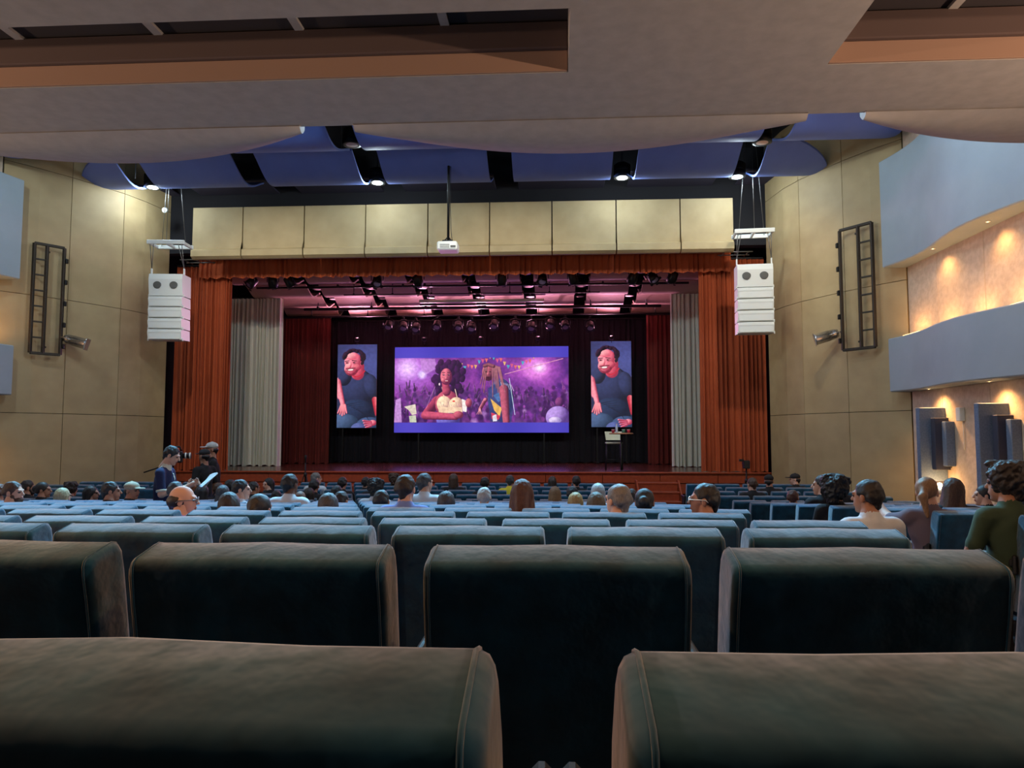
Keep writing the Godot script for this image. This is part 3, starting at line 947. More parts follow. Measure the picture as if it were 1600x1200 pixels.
func build_stage_rig() -> void:
	var strips := [-7.5, -5.8, -4.15, -2.5, -0.82, 0.82, 2.45]
	var edges := [-9.6] + strips + [4.6]
	var rows := [[-21.95, -20.5, 6.72], [-23.5, -22.1, 6.62], [-25.1, -23.65, 6.56], [-26.2, -25.25, 6.5]]
	for r in 4:
		for i in 8:
			var a: float = edges[i] + (0.2 if i > 0 else 0.0)
			var b: float = edges[i + 1] - (0.2 if i < 7 else 0.0)
			var xc := (a + b) * 0.5
			var zc: float = (rows[r][0] + rows[r][1]) * 0.5
			var hz: float = (rows[r][1] - rows[r][0]) * 0.5
			var t := thing("stage_ceiling_panel", "beige curved panel over the stage, %s from the left in the %s row back" % [ORD[i + 1], ORD[r + 1]], "ceiling panel", Vector3(xc, rows[r][2], zc), 0.0, "beige panels over the stage")
			part(t, "panel", cloud_mesh(a - xc, b - xc, -hz, hz, 0.12), M.cloud_beige)
			part(t, "hanger", G.new().tube([Vector3(0, -0.05, 0), Vector3(0, 8.0 - rows[r][2], 0)], 0.008, 6).done(), M.steel_cable)
	var c := setting("ceiling_003")
	part(c, "stage_slab", G.new().box(Vector3(-2.5, 8.1, -23.4), Vector3(20, 0.2, 8.0)).done(), M.dark_gap)
	# small round downlights in the dark strips over the stage
	var n := 0
	for i in 7:
		for z in [-20.75, -22.6, -24.3]:
			n += 1
			if (i + int(z)) % 4 == 3: continue
			var t := thing("strip_downlight", "round unlit lamp above the stage, %s strip from the left, %s one" % [ORD[i + 1], "nearest" if z > -21 else "middle" if z > -23 else "farthest"], "ceiling lamp", Vector3(strips[i], 6.66, z), 0.0, "round lamps over the stage")
			part(t, "housing", G.new().lathe([[0.13, 0.0], [0.16, 0.0], [0.16, 0.16], [0.1, 0.2]], 18).done(), M.black_metal)
			part(t, "diffuser", G.new().lathe([[0.001, -0.012], [0.1, -0.01], [0.13, 0.004]], 18).done(), M.off_disc)
			part(t, "stem", G.new().tube([Vector3(0, 0.2, 0), Vector3(0, 1.3, 0)], 0.012, 6).done(), M.black_metal)
	# battens: pipes hung across the stage
	var bars := [
		["dark batten pipe nearest the valance", -9.0, 3.9, 6.5, -21.5, 0.035, M.black_metal], ["thin brown batten pipe behind the first one", -6.5, 1.35, 6.37, -22.1, 0.02, M.brown_metal],
		["heavy dark lighting batten across the rear of the stage", -8.4, 3.45, 6.27, -24.0, 0.05, M.black_metal], ["thin dark pipe carrying the rear stage lights", -8.85, 3.85, 6.12, -24.6, 0.022, M.black_metal]]
	for b in bars:
		var t := thing("batten", b[0], "lighting batten", Vector3((b[1] + b[2]) * 0.5, b[3], b[4]))
		var hw: float = (b[2] - b[1]) * 0.5
		part(t, "pipe", G.new().tube([Vector3(-hw, 0, 0), Vector3(hw, 0, 0)], b[5], 10).done(), b[6])
		for k in 7:
			var xx := -hw * 0.92 + k * hw * 1.84 / 6.0
			part(t, "hanger", G.new().tube([Vector3(xx, 0, 0), Vector3(xx, 8.0 - b[3], 0)], 0.014, 6).done(), M.black_metal)
			part(t, "clamp", G.new().box(Vector3(xx, 0.02, 0), Vector3(0.06, b[5] * 2.6, b[5] * 2.6), 0.008).done(), M.black_metal)
	var sc := thing("screen_roller", "pale beige projection screen roller hung under the stage ceiling", "screen roller", Vector3(-2.34, 6.33, -23.1))
	part(sc, "casing", G.new().box(Vector3(0, 0.0, 0), Vector3(4.0, 0.1, 0.12), 0.02).done(), M.stool_white)
	part(sc, "weight_bar", G.new().box(Vector3(0.0, -0.12, 0.03), Vector3(3.95, 0.05, 0.05), 0.01).done(), M.black_metal)
	for xx in [-1.7, 0.0, 1.7]:
		part(sc, "hanger", G.new().tube([Vector3(xx, 0.05, 0), Vector3(xx, 1.67, 0)], 0.01, 6).done(), M.black_metal)
	var front := [[-8.58, -0.6], [-7.97, 0.0], [-7.49, 0.5], [-4.98, 0.1], [-3.82, 0.0], [-1.47, 0.0], [-0.35, 0.0], [0.49, 0.3], [2.14, -0.4], [2.68, 0.5], [3.22, -0.4]]
	for i in front.size():
		stage_lamp("stage_light", "black stage light hung behind the valance, %s from the left" % ORD[i + 1], Vector3(front[i][0], 6.38, -20.15), Vector3(front[i][1], -0.9, -0.5 if i % 3 else 0.6), 0.23)
	var back := [-5.67, -5.16, -4.73, -4.0, -3.28, -2.82, -2.06, -1.34, -0.8, -0.16, 0.34, 1.17]
	for i in back.size():
		stage_lamp("stage_light", "black stage light above the screens, %s from the left" % ORD[i + 1], Vector3(back[i], 5.8 - (i % 3) * 0.04, -24.6), Vector3(0.1 * sin(i * 2.0), -0.8, 0.7), 0.23)
	# pink floods added on top of the screens to brighten the panels above
	for i in 5:
		var xx: float = [-7.0, -4.6, -2.6, -0.6, 1.95][i]
		var t := thing("added_flood", "added pink flood lamp on top of the screens, %s from the left" % ORD[i + 1], "stage light", Vector3(xx, 5.46, -25.5), 0.0, "added pink floods")
		part(t, "casing", G.new().lathe([[0.05, -0.1], [0.08, -0.08], [0.09, 0.02], [0.07, 0.03]], 14).done(), M.black_metal)
		part(t, "lamp_face", G.new().lathe([[0.07, 0.024], [0.001, 0.03]], 14).done(), glow("added_pink_lamp", c8(240, 150, 220), 1.5))
		part(t, "bracket", G.new().tube([Vector3(0, -0.08, 0), Vector3(0, -0.2, -0.05)], 0.012, 6).done(), M.black_metal)
		spot(t, Vector3(0, 0.05, 0), Vector3(0.0, 0.62, 1.0), c8(240, 160, 200), 10.0, 68.0, 0.06, 0.9)

# ---------------------------------------------------------------- hall lamps
func downlight(label: String, at: Vector3, lit: bool, energy: float, c: Color) -> void:
	var t := thing("ceiling_downlight", label, "ceiling lamp", at, 0.0, "round ceiling downlights")
	part(t, "trim_ring", G.new().lathe([[0.15, -0.01], [0.2, -0.01], [0.2, 0.14], [0.15, 0.14]], 24).done(), M.black_metal)
	part(t, "can", G.new().lathe([[0.2, 0.02], [0.2, 0.3], [0.12, 0.36]], 24).done(), M.black_metal)
	part(t, "stem", G.new().tube([Vector3(0, 0.3, 0), Vector3(0, 9.62 - at.y, 0)], 0.012, 6).done(), M.black_metal)
	if lit:
		part(t, "lamp_face", G.new().lathe([[0.001, -0.02], [0.15, -0.008]], 24).done(), glow("cool_lamp", c8(225, 245, 255), 14.0))
		omni(t, Vector3(0, -0.12, 0), c, energy, 0.12)
	else:
		part(t, "diffuser", G.new().lathe([[0.001, -0.02], [0.15, -0.008]], 24).done(), M.off_disc)

func build_downlights() -> void:
	var cool := c8(218, 238, 248)
	downlight("bright cool ceiling downlight at far left near the speaker stack", Vector3(-10.0, 8.22, -17.4), true, 0.95, cool)
	downlight("bright cool ceiling downlight left of the projector", Vector3(-4.33, 8.22, -17.4), true, 0.95, cool)
	downlight("bright cool ceiling downlight right of the projector", Vector3(1.62, 8.22, -17.4), true, 0.95, cool)
	downlight("bright cool ceiling downlight at far right near the speaker stack", Vector3(4.36, 8.22, -17.5), true, 0.95, cool)
	downlight("unlit round ceiling lamp above the left of centre", Vector3(-4.32, 8.25, -15.1), false, 0, cool)
	downlight("unlit round ceiling lamp high on the right", Vector3(4.4, 8.25, -15.5), false, 0, cool)
	# further rows of the same lamps, hidden from here by the soffit
	var k := 0
	for p in [[-9.95, -11.0, 3.0], [-4.3, -11.0, 4.5], [1.6, -11.0, 3.0], [4.42, -11.0, 2.0]]:
		k += 1
		downlight("lit ceiling downlight above the soffit edge, %s from the left" % ORD[k], Vector3(p[0], 8.22, p[1]), true, p[2], cool)
	k = 0
	for x in [-7.15, -1.25, 4.42]:  # unseen spots, added to light the curtains and the stage
		k += 1
		var t := thing("added_stage_spot", "added unseen spot above the middle rows aimed at the stage, %s from the left" % ORD[k], "ceiling lamp", Vector3(x, 8.0, -13.1), 0.0, "added stage spots")
		part(t, "can", G.new().lathe([[0.13, 0.0], [0.16, 0.0], [0.16, 0.3], [0.08, 0.36]], 18, Transform3D(Basis(Vector3.RIGHT, 0.9), Vector3(0, 0, 0))).done(), M.black_metal)
		part(t, "lamp_face", G.new().lathe([[0.001, 0.01], [0.13, 0.02]], 18, Transform3D(Basis(Vector3.RIGHT, 0.9), Vector3(0, 0, 0))).done(), glow("cool_lamp", c8(225, 245, 255), 14.0))
		part(t, "yoke", G.new().tube([Vector3(-0.18, 0.1, 0.1), Vector3(-0.18, 0.3, 0.1), Vector3(0, 0.42, 0.1), Vector3(0.18, 0.3, 0.1), Vector3(0.18, 0.1, 0.1)], 0.012, 6).done(), M.black_metal)
		part(t, "stem", G.new().tube([Vector3(0, 0.42, 0.1), Vector3(0, 1.6, 0.1)], 0.012, 6).done(), M.black_metal)
		spot(t, Vector3(0, -0.05, -0.07), Vector3(0, -0.62, -1.07), c8(255, 244, 226), 6.0, 34.0, 0.1, 0.8)
	k = 0
	for x in [-9.95, -7.15, -4.3, -1.25, 1.6]:  # unseen cyan spots, added to brighten the middle rows of seats
		k += 1
		var t := thing("added_seat_spot", "added unseen cool spot above the middle rows aimed at the seats, %s from the left" % ORD[k], "ceiling lamp", Vector3(x, 8.0, -11.9), 0.0, "added seat spots")
		part(t, "can", G.new().lathe([[0.13, 0.0], [0.16, 0.0], [0.16, 0.3], [0.08, 0.36]], 18).done(), M.black_metal)
		part(t, "lamp_face", G.new().lathe([[0.001, 0.01], [0.13, 0.02]], 18).done(), glow("cool_lamp", c8(225, 245, 255), 14.0))
		part(t, "stem", G.new().tube([Vector3(0, 0.34, 0), Vector3(0, 1.6, 0)], 0.012, 6).done(), M.black_metal)
		spot(t, Vector3(0, -0.03, 0), Vector3(0, -1.0, 0.95), c8(128, 211, 255), 44.0, 36.0, 0.1, 0.7)
	# warm lamps let into the soffit over the rear rows
	var warm := c8(255, 184, 118)
	k = 0
	for p in [[-4.0, -1.6], [-1.6, -1.6], [1.0, -1.6], [-2.8, -2.7], [-0.4, -2.7]]:
		k += 1
		var t := thing("soffit_downlight", "warm round lamp in the soffit above the rear rows, %s one" % ORD[k], "ceiling lamp", Vector3(p[0], 4.9, p[1]), 0.0, "warm soffit lamps")
		part(t, "trim_ring", G.new().lathe([[0.1, -0.012], [0.13, -0.01], [0.13, 0.0], [0.1, 0.0]], 20).done(), M.white_paint)
		part(t, "lamp_face", G.new().lathe([[0.001, -0.006], [0.1, -0.004]], 20).done(), glow("warm_lamp", c8(255, 214, 160), 6.0))
		spot(t, Vector3(0, -0.03, 0), Vector3(0, -1, 0), warm, 1.5, 70.0, 0.1, 0.8)

	# unseen upward washers added at the side walls to brighten the soffit
	k = 0
	for p in [[-11.5, -1.0, -1.0], [-11.5, -3.6, -1.0], [6.5, -1.0, 1.0], [6.5, -3.6, 1.0]]:
		k += 1
		var t := thing("added_washer", "added unseen upward washer on the %s wall under the soffit, %s one" % ["left" if p[0] < 0 else "right", "nearer" if p[1] > -2.0 else "farther"], "wall lamp", Vector3(p[0], 3.3, p[1]), 0.0, "added soffit washers")
		part(t, "bowl", G.new().lathe([[0.05, 0.0], [0.14, 0.05], [0.18, 0.12], [0.17, 0.12], [0.1, 0.04]], 20).done(), M.white_paint)
		part(t, "bulb", G.new().lathe([[0.001, 0.05], [0.05, 0.06], [0.05, 0.1], [0.001, 0.11]], 14).done(), glow("added_washer_bulb", c8(255, 214, 160), 6.0))
		part(t, "arm", G.new().tube([Vector3(0, 0.03, 0), Vector3(p[2] * 0.2, 0.0, 0), Vector3(p[2] * 0.62, 0.02, 0)], 0.02, 8).done(), M.white_paint)
		spot(t, Vector3(0, 0.15, 0), Vector3(-p[2] * 2.2, 1.15, -0.3), c8(255, 220, 190), 9.5 if p[2] > 0 else 15.0, 62.0, 0.08, 0.9)

func build_wall_lights() -> void:
	var warm := c8(255, 190, 118)
	for sd in [-1.0, 1.0]:
		var sdn := "left" if sd < 0 else "right"
		var n := 0
		for q in [[5.45, "downward from the upper band", [-13.6, -11.9, -10.4]], [2.92, "downward from the lower band", [-13.95, -12.05, -10.3, -8.6]]]:
			n = 0
			for z in q[2]:
				n += 1
				if sd < 0 and n > 1: continue
				var t := thing("cove_light", "warm lamp shining %s, %s wall, %s from the stage" % [q[1], sdn, ORD[n]], "wall lamp", Vector3(AXIS + sd * 9.36, q[0], z), 0.0, "warm cove lamps")
				part(t, "holder", G.new().lathe([[0.03, -0.02], [0.04, -0.02], [0.04, 0.0], [0.03, 0.0]], 12).done(), M.white_paint)
				part(t, "bulb", G.new().lathe([[0.001, -0.026], [0.03, -0.016]], 12).done(), glow("warm_bulb", c8(255, 200, 130), 3.0))
				spot(t, Vector3(0, -0.05, 0), Vector3(sd * 0.12, -1.0, 0), warm, 0.5 if q[0] > 4.0 else 1.1, 66.0, 0.06, 1.0)
		for n2 in (7 if sd > 0 else 2):
			var z := -14.6 + n2 * 1.05
			var t := thing("led_strip", "warm LED strip on top of the lower band, %s wall, %s from the stage" % [sdn, ORD[n2 + 1]], "wall lamp", Vector3(AXIS + sd * 9.4, 4.0, z), 0.0, "warm LED strips")
			part(t, "rail", G.new().box(Vector3(0, 0.012, 0), Vector3(0.05, 0.02, 0.7), 0.004).done(), M.white_paint)
			part(t, "led_tape", G.new().box(Vector3(0, 0.026, 0), Vector3(0.03, 0.006, 0.66)).done(), glow("warm_tape", c8(255, 190, 110), 3.0))
			var l := AreaLight3D.new()
			l.name = "tape_light"
			l.area_size = Vector2(0.05, 0.6)
			l.light_color = warm
			l.light_energy = 0.3
			l.area_range = 40.0
			l.shadow_enabled = true
			t.add_child(l)
			l.position = Vector3(0, 0.035, 0)
			l.rotation.x = PI / 2
	# grouped wall boxes with a small lamp between wall and box
	var k := 0
	for q in [[-13.9, "left"], [-12.0, "right"]]:
		k += 1
		var t := thing("wall_box", "tall blue-grey stepped fins on the right wall, %s of the two sets" % q[1], "wall fins", Vector3(7.12, 1.22, q[0]), 0.0, "stepped wall fins")
		part(t, "tall_fin", G.new().box(Vector3(-0.24, 0.67, -0.06), Vector3(0.48, 1.34, 0.12), 0.01).done(), M.box_cloth)
		part(t, "middle_fin", G.new().box(Vector3(-0.15, 0.68, 0.075), Vector3(0.26, 0.94, 0.14), 0.01).done(), mat("box_dark", c8(60, 62, 78), 0.85))
		part(t, "short_fin", G.new().box(Vector3(-0.08, 0.68, 0.22), Vector3(0.16, 0.8, 0.14), 0.01).done(), M.box_cloth)
	var u := thing("wall_uplight", "small bright warm lamp at the foot of the right wall", "wall lamp", Vector3(6.86, 1.0, -13.7))
	part(u, "holder", G.new().lathe([[0.05, 0.0], [0.06, 0.0], [0.07, 0.08], [0.05, 0.09]], 14).done(), M.white_paint)
	part(u, "bulb", G.new().lathe([[0.001, 0.09], [0.05, 0.12], [0.055, 0.16], [0.03, 0.2], [0.001, 0.21]], 14).done(), glow("wall_bulb", c8(255, 214, 150), 10.0))
	part(u, "bracket", G.new().box(Vector3(0.15, 0.03, 0), Vector3(0.26, 0.04, 0.05), 0.005).done(), M.white_paint)
	omni(u, Vector3(0, 0.15, 0), warm, 0.1, 0.04)
	var wb := thing("wall_sensor", "small white box on the right wall between the two sets of fins", "wall box", Vector3(7.12, 2.3, -13.32))
	part(wb, "case", G.new().box(Vector3(-0.05, 0.12, 0), Vector3(0.1, 0.24, 0.13), 0.012).done(), M.white_paint)
	part(wb, "wire", G.new().tube([Vector3(-0.015, 0.0, 0), Vector3(-0.012, -0.2, 0.01), Vector3(-0.012, -0.5, 0.02)], 0.006, 6).done(), M.white_paint)

# ---------------------------------------------------------------- loudspeakers
func build_arrays() -> void:
	for sd in [-1.0, 1.0]:
		var xc := -9.68 if sd < 0 else 4.76
		var yt := 6.07 if sd < 0 else 6.12
		var t := thing("line_array", "white line-array loudspeaker stack hanging at the %s of the stage" % ("left" if sd < 0 else "right"), "loudspeaker", Vector3(xc, yt, -17.75), -sd * 0.1, "hanging loudspeaker stacks")
		t.rotation.x = 0.02
		var w := 0.82
		var y := 0.0
		for k in 5:
			var h := 0.56 if k == 0 else 0.275
			var cb := part(t, "cabinet", G.new().prism(PackedVector2Array([Vector2(-0.32, -h + 0.02), Vector2(-0.3, -0.006), Vector2(0.22, -0.006), Vector2(0.25, -h * 0.25), Vector2(0.21, -h + 0.012)]), -w * 0.5, w * 0.5).done(), M.white_paint, Vector3(0, y, 0))
			cb.rotation.y = -PI / 2
			if k == 0:
				for sx in [-0.2, 0.2]:
					var p := part(t, "port", G.new().lathe([[0.001, 0.0], [0.085, 0.004], [0.1, -0.004]], 22).done(), M.grey_grille, Vector3(sx, y - 0.28, 0.245))
					p.rotation.x = PI / 2 - 0.05
			else:
				part(t, "front_grille", G.new().box(Vector3(0, y - h * 0.5, 0.232), Vector3(w - 0.06, h - 0.05, 0.02), 0.006).done(), M.white_paint)
			for sx in [-1.0, 1.0]:
				part(t, "side_link", G.new().box(Vector3(sx * (w * 0.5 + 0.012), y - h + 0.02, 0.16), Vector3(0.025, 0.07, 0.05), 0.006).done(), M.white_paint)
			y -= h
		part(t, "back_link", G.new().box(Vector3(0, -0.8, -0.34), Vector3(0.06, 1.5, 0.03), 0.005).done(), M.grey_grille)
		# rigging frame and slings
		var fy := 0.78
		for zz in [-0.28, 0.28]:
			part(t, "frame_bar", G.new().box(Vector3(0, fy, zz), Vector3(0.92, 0.1, 0.05), 0.01).done(), M.white_paint)
		for xx in [-0.42, 0.0, 0.42]:
			part(t, "frame_bar", G.new().box(Vector3(xx, fy - 0.01, 0), Vector3(0.05, 0.08, 0.56), 0.01).done(), M.white_paint)
		for sx in [-1.0, 1.0]:
			part(t, "lug", G.new().box(Vector3(sx * 0.4, 0.06, 0.1), Vector3(0.03, 0.18, 0.06), 0.006).done(), M.white_paint)
			for e in [-0.05, 0.04]:
				part(t, "sling", G.new().tube([Vector3(sx * 0.4, 0.12, 0.1), Vector3(sx * 0.34 + e, fy, 0.26)], 0.009, 6).done(), M.steel_cable)
		for p in [[-0.3, -0.2], [0.3, -0.2], [0.0, 0.25]]:
			part(t, "steel_cable", G.new().tube([Vector3(p[0], fy, p[1]), Vector3(p[0] * 0.3, 9.55 - yt, p[1] * 0.3)], 0.007, 6).done(), M.steel_cable)
		# small catwalk grid behind
		var g := thing("rigging_bracket", "thin pale metal bracket beside the %s end of the header panels" % ("left" if sd < 0 else "right"), "bracket", Vector3(xc - sd * 0.15, 6.7, -18.7))
		for zz in [0.0, -0.35]:
			part(g, "rail", G.new().tube([Vector3(-0.4, 0.0, zz), Vector3(0.4, 0.0, zz)], 0.015, 6).done(), M.steel_cable)
		for xx in [-0.3, 0.0, 0.3]:
			part(g, "rung", G.new().tube([Vector3(xx, 0, 0.0), Vector3(xx, 0, -0.5)], 0.012, 6).done(), M.steel_cable)

func build_ladders() -> void:
	for sd in [-1.0, 1.0]:
		var top := 6.35 if sd < 0 else 6.5
		var bot := 3.88
		# plan position: along the beige wall near its outer end
		var a := Vector3(AXIS + sd * 9.2, 0, -15.6)
		var b := Vector3(AXIS + sd * 8.78, 0, -16.22) if sd > 0 else Vector3(AXIS - 8.85, 0, -16.1)
		var n := Vector3(-sd * 0.8, 0, 0.5).normalized() * 0.1
		var t := thing("lamp_ladder", "dark steel ladder frame for lamps on the %s beige wall" % ("left" if sd < 0 else "right"), "ladder frame", Vector3(a.x, bot, a.z), 0.0, "wall ladder frames")
		var dv := b - a
		var o := n
		var hgt := top - bot
		for u in [0.0, 0.42, 1.0]:
			part(t, "upright", G.new().beam(o + dv * u, o + dv * u + Vector3(0, hgt, 0), 0.07, 0.06).done(), M.brown_metal)
		for y in [0.0, hgt]:
			part(t, "cross_bar", G.new().beam(o + Vector3(0, y, 0), o + dv + Vector3(0, y, 0), 0.06, 0.06).done(), M.brown_metal)
		for k in 6:
			var y := hgt * (k + 1.0) / 7.0
			part(t, "rung", G.new().beam(o + Vector3(0, y, 0), o + dv * 0.42 + Vector3(0, y, 0), 0.035, 0.035).done(), M.brown_metal)
		for k in 5:
			part(t, "bracket", G.new().box(o + dv * 1.08 + Vector3(0, hgt * (0.08 + 0.2 * k), 0), Vector3(0.07, 0.11, 0.07), 0.01).done(), M.black_metal)
		for y in [0.15, hgt - 0.15]:
			part(t, "wall_stay", G.new().beam(o * 0.0 + dv * 0.5 + Vector3(0, y, 0), o + dv * 0.5 + Vector3(0, y, 0), 0.04, 0.04).done(), M.brown_metal)
		# silver par can clamped to the lower end of the frame
		var pc := thing("par_can", "silver par can lamp clamped to the %s wall ladder" % ("left" if sd < 0 else "right"), "stage light", a + dv * 1.3 + n * 1.6 + Vector3(0, 4.24, 0), 0.0, "silver par cans")
		var d := Vector3(-sd * 0.86, -0.26, -0.25).normalized()
		var bs := Basis.looking_at(d, Vector3.UP) * Basis(Vector3.RIGHT, -PI / 2)
		var x := Transform3D(bs, d * 0.05)
		part(pc, "can", G.new().lathe([[0.02, -0.2], [0.08, -0.19], [0.11, -0.12], [0.115, 0.0], [0.12, 0.0], [0.12, 0.26], [0.128, 0.27], [0.128, 0.3], [0.115, 0.3], [0.11, 0.2]], 20, x).done(), M.silver)
		part(pc, "lens", G.new().lathe([[0.11, 0.2], [0.06, 0.22], [0.001, 0.225]], 20, x).done(), M.lens_glass)
		part(pc, "gel_frame", G.new().box(x * Vector3(0, 0.31, 0), Vector3(0.27, 0.012, 0.27), 0.002, bs).done(), M.silver)
		var sv := bs.x * 0.15
		part(pc, "yoke", G.new().tube([x.origin + sv, x.origin + sv * 0.9 - d * 0.2, x.origin - d * 0.3, x.origin - sv * 0.9 - d * 0.2, x.origin - sv], 0.01, 6).done(), M.silver)
		part(pc, "arm", G.new().tube([x.origin - d * 0.3, -dv * 0.3 - n * 0.4 + Vector3(0, 0.02, 0)], 0.014, 6).done(), M.silver)

func build_projector() -> void:
	var t := thing("projector", "white video projector hanging on a thin dark pole before the header panels", "projector", Vector3(-2.44, 6.22, -16.5))
	part(t, "body", G.new().box(Vector3(0, 0.13, 0), Vector3(0.46, 0.2, 0.42), 0.03).done(), M.white_paint)
	part(t, "lens", G.new().lathe([[0.07, -0.02], [0.075, 0.0], [0.07, 0.06], [0.05, 0.06]], 18, Transform3D(Basis(Vector3.RIGHT, -PI / 2), Vector3(0.08, 0.13, -0.2))).done(), M.black_plastic)
	for k in 5: part(t, "vent_slat", G.new().box(Vector3(-0.05, 0.075 + k * 0.02, 0.212), Vector3(0.22, 0.008, 0.006)).done(), M.grey_grille)
	part(t, "connector_panel", G.new().box(Vector3(0.14, 0.1, 0.212), Vector3(0.12, 0.05, 0.006), 0.002).done(), M.grey_grille)
	part(t, "mount_plate", G.new().box(Vector3(0, 0.26, 0), Vector3(0.24, 0.04, 0.24), 0.008).done(), M.black_metal)
	for sx in [-0.1, 0.1]: part(t, "mount_arm", G.new().tube([Vector3(sx, 0.24, 0.1), Vector3(0, 0.38, 0)], 0.014, 6).done(), M.black_metal)
	part(t, "pole", G.new().tube([Vector3(0, 0.3, 0), Vector3(0, 3.4, 0)], 0.03, 10).done(), M.black_metal)
	part(t, "cable", G.new().tube([Vector3(0.1, 0.25, 0.05), Vector3(0.07, 0.5, 0.03), Vector3(0.045, 1.0, 0.0), Vector3(0.045, 3.4, 0)], 0.008, 6).done(), M.black_plastic)

# ---------------------------------------------------------------- things on and before the stage
func tripod(t: Node3D, h: float, spread: float) -> void:
	for k in 3:
		var a := TAU * k / 3.0 + 0.5
		var l := part(t, "leg", G.new().tube([Vector3(0.03 * cos(a), h * 0.75, 0.03 * sin(a)), Vector3(spread * cos(a), 0.01, spread * sin(a))], 0.014, 8).done(), M.black_metal)
		part(l, "rubber_foot", G.new().lathe([[0.016, 0.0], [0.02, 0.0], [0.016, 0.04]], 8).done(), M.black_plastic, Vector3(spread * cos(a), 0.0, spread * sin(a)))
	part(t, "centre_column", G.new().tube([Vector3(0, h * 0.5, 0), Vector3(0, h, 0)], 0.018, 8).done(), M.black_metal)
	part(t, "collar", G.new().lathe([[0.03, h * 0.72], [0.045, h * 0.74], [0.045, h * 0.78], [0.03, h * 0.8]], 12).done(), M.black_plastic)

func build_stage_props() -> void:
	var st := thing("bar_stool", "tall cream bar stool on the stage behind the small table", "stool", Vector3(1.62, 1.08, -20.75))
	part(st, "seat", G.new().box(Vector3(0, 0.76, 0), Vector3(0.46, 0.05, 0.42), 0.02).done(), M.stool_white)
	part(st, "backrest", G.new().sheet(func(u: float, v: float) -> Vector3: return Vector3(lerpf(-0.24, 0.24, u) * (0.85 + 0.15 * v), 0.84 + 0.24 * v, -0.2 + 0.06 * pow(absf(u * 2.0 - 1.0), 2.0)), 12, 4).done(), M.stool_white)
	part(st, "backrest_front", G.new().sheet(func(u: float, v: float) -> Vector3: return Vector3(lerpf(0.24, -0.24, u) * (0.85 + 0.15 * v), 0.84 + 0.24 * v, -0.23 + 0.06 * pow(absf(u * 2.0 - 1.0), 2.0)), 12, 4).done(), M.stool_white)
	for q in [[-1, -1], [1, -1], [1, 1], [-1, 1]]:
		part(st, "leg", G.new().tube([Vector3(q[0] * 0.19, 0.74, q[1] * 0.16), Vector3(q[0] * 0.23, 0.01, q[1] * 0.2)], 0.014, 8).done(), M.black_metal)
	for zz in [-0.18, 0.18]:
		part(st, "foot_bar", G.new().tube([Vector3(-0.215, 0.3, zz), Vector3(0.215, 0.3, zz)], 0.01, 6).done(), M.black_metal)
	var tb := thing("side_table", "small round high table with a dark stem at the front of the stage", "table", Vector3(1.78, 1.08, -20.2))
	part(tb, "table_top", G.new().lathe([[0.3, 1.0], [0.33, 1.01], [0.33, 1.03], [0.3, 1.04]], 28).done(), M.table_wood)
	part(tb, "stem", G.new().lathe([[0.03, 0.03], [0.025, 0.2], [0.025, 1.0]], 12).done(), M.black_metal)
	part(tb, "base", G.new().lathe([[0.24, 0.0], [0.25, 0.01], [0.23, 0.02], [0.04, 0.04]], 24).done(), M.black_metal)
	var b := thing("water_bottle", "clear slim bottle standing on the small high table", "bottle", Vector3(1.66, 2.12, -20.2))
	part(b, "bottle", G.new().lathe([[0.03, 0.0], [0.034, 0.01], [0.034, 0.15], [0.014, 0.2], [0.014, 0.22]], 14).done(), mat("clear_plastic", c8(176, 190, 204), 0.2))
	part(b, "bottle_cap", G.new().lathe([[0.016, 0.22], [0.016, 0.245], [0.012, 0.25]], 12).done(), M.white_paint)
	for q in [[1.56, c8(150, 20, 36), "red cup at the left of the bottle on the high table"], [1.98, c8(176, 30, 52), "red cup at the right edge of the high table"], [1.84, c8(60, 110, 90), "green cup in the middle of the high table"]]:
		var cp := thing("cup", q[2], "cup", Vector3(q[0], 2.12, -20.16), 0.0, "cups on the high table")
		part(cp, "cup_body", G.new().lathe([[0.035, 0.0], [0.045, 0.09], [0.04, 0.09], [0.032, 0.01]], 14).done(), mat("cup_%s" % q[1].to_html(), q[1], 0.5))
		part(cp, "cup_rim", G.new().lathe([[0.04, 0.088], [0.047, 0.088], [0.047, 0.096], [0.04, 0.096]], 14).done(), M.white_paint)
	var so := thing("aisle_stool", "plain low stool in the right aisle under the man in the white shirt", "stool", Vector3(2.0, floor_y(-4.92), -4.92))
	part(so, "seat", G.new().lathe([[0.16, 0.43], [0.18, 0.44], [0.18, 0.46], [0.16, 0.47]], 20).done(), M.black_plastic)
	for q in 4: part(so, "leg", G.new().tube([Vector3(0.12 * cos(q * PI / 2 + 0.7), 0.43, 0.12 * sin(q * PI / 2 + 0.7)), Vector3(0.17 * cos(q * PI / 2 + 0.7), 0.01, 0.17 * sin(q * PI / 2 + 0.7))], 0.014, 8).done(), M.black_metal)
	var ms := thing("microphone_stand", "thin black microphone stand before the left of the stage", "microphone stand", Vector3(-6.5, 0.01, -18.9))
	tripod(ms, 1.35, 0.35)
	part(ms, "microphone", G.new().lathe([[0.018, 1.33], [0.022, 1.42], [0.035, 1.46], [0.035, 1.5], [0.02, 1.53]], 12).done(), M.black_plastic)
	var ct := thing("camera_tripod", "small camera on a black tripod before the right orange curtain", "camera tripod", Vector3(4.6, 0.01, -18.2))
	tripod(ct, 1.25, 0.4)
	part(ct, "camera_body", G.new().box(Vector3(0, 1.34, 0), Vector3(0.14, 0.2, 0.2), 0.015).done(), M.black_plastic)
	part(ct, "lens", G.new().lathe([[0.05, 0.0], [0.05, 0.12], [0.04, 0.13]], 14, Transform3D(Basis(Vector3.RIGHT, -PI / 2), Vector3(0, 1.36, -0.1))).done(), M.black_plastic)
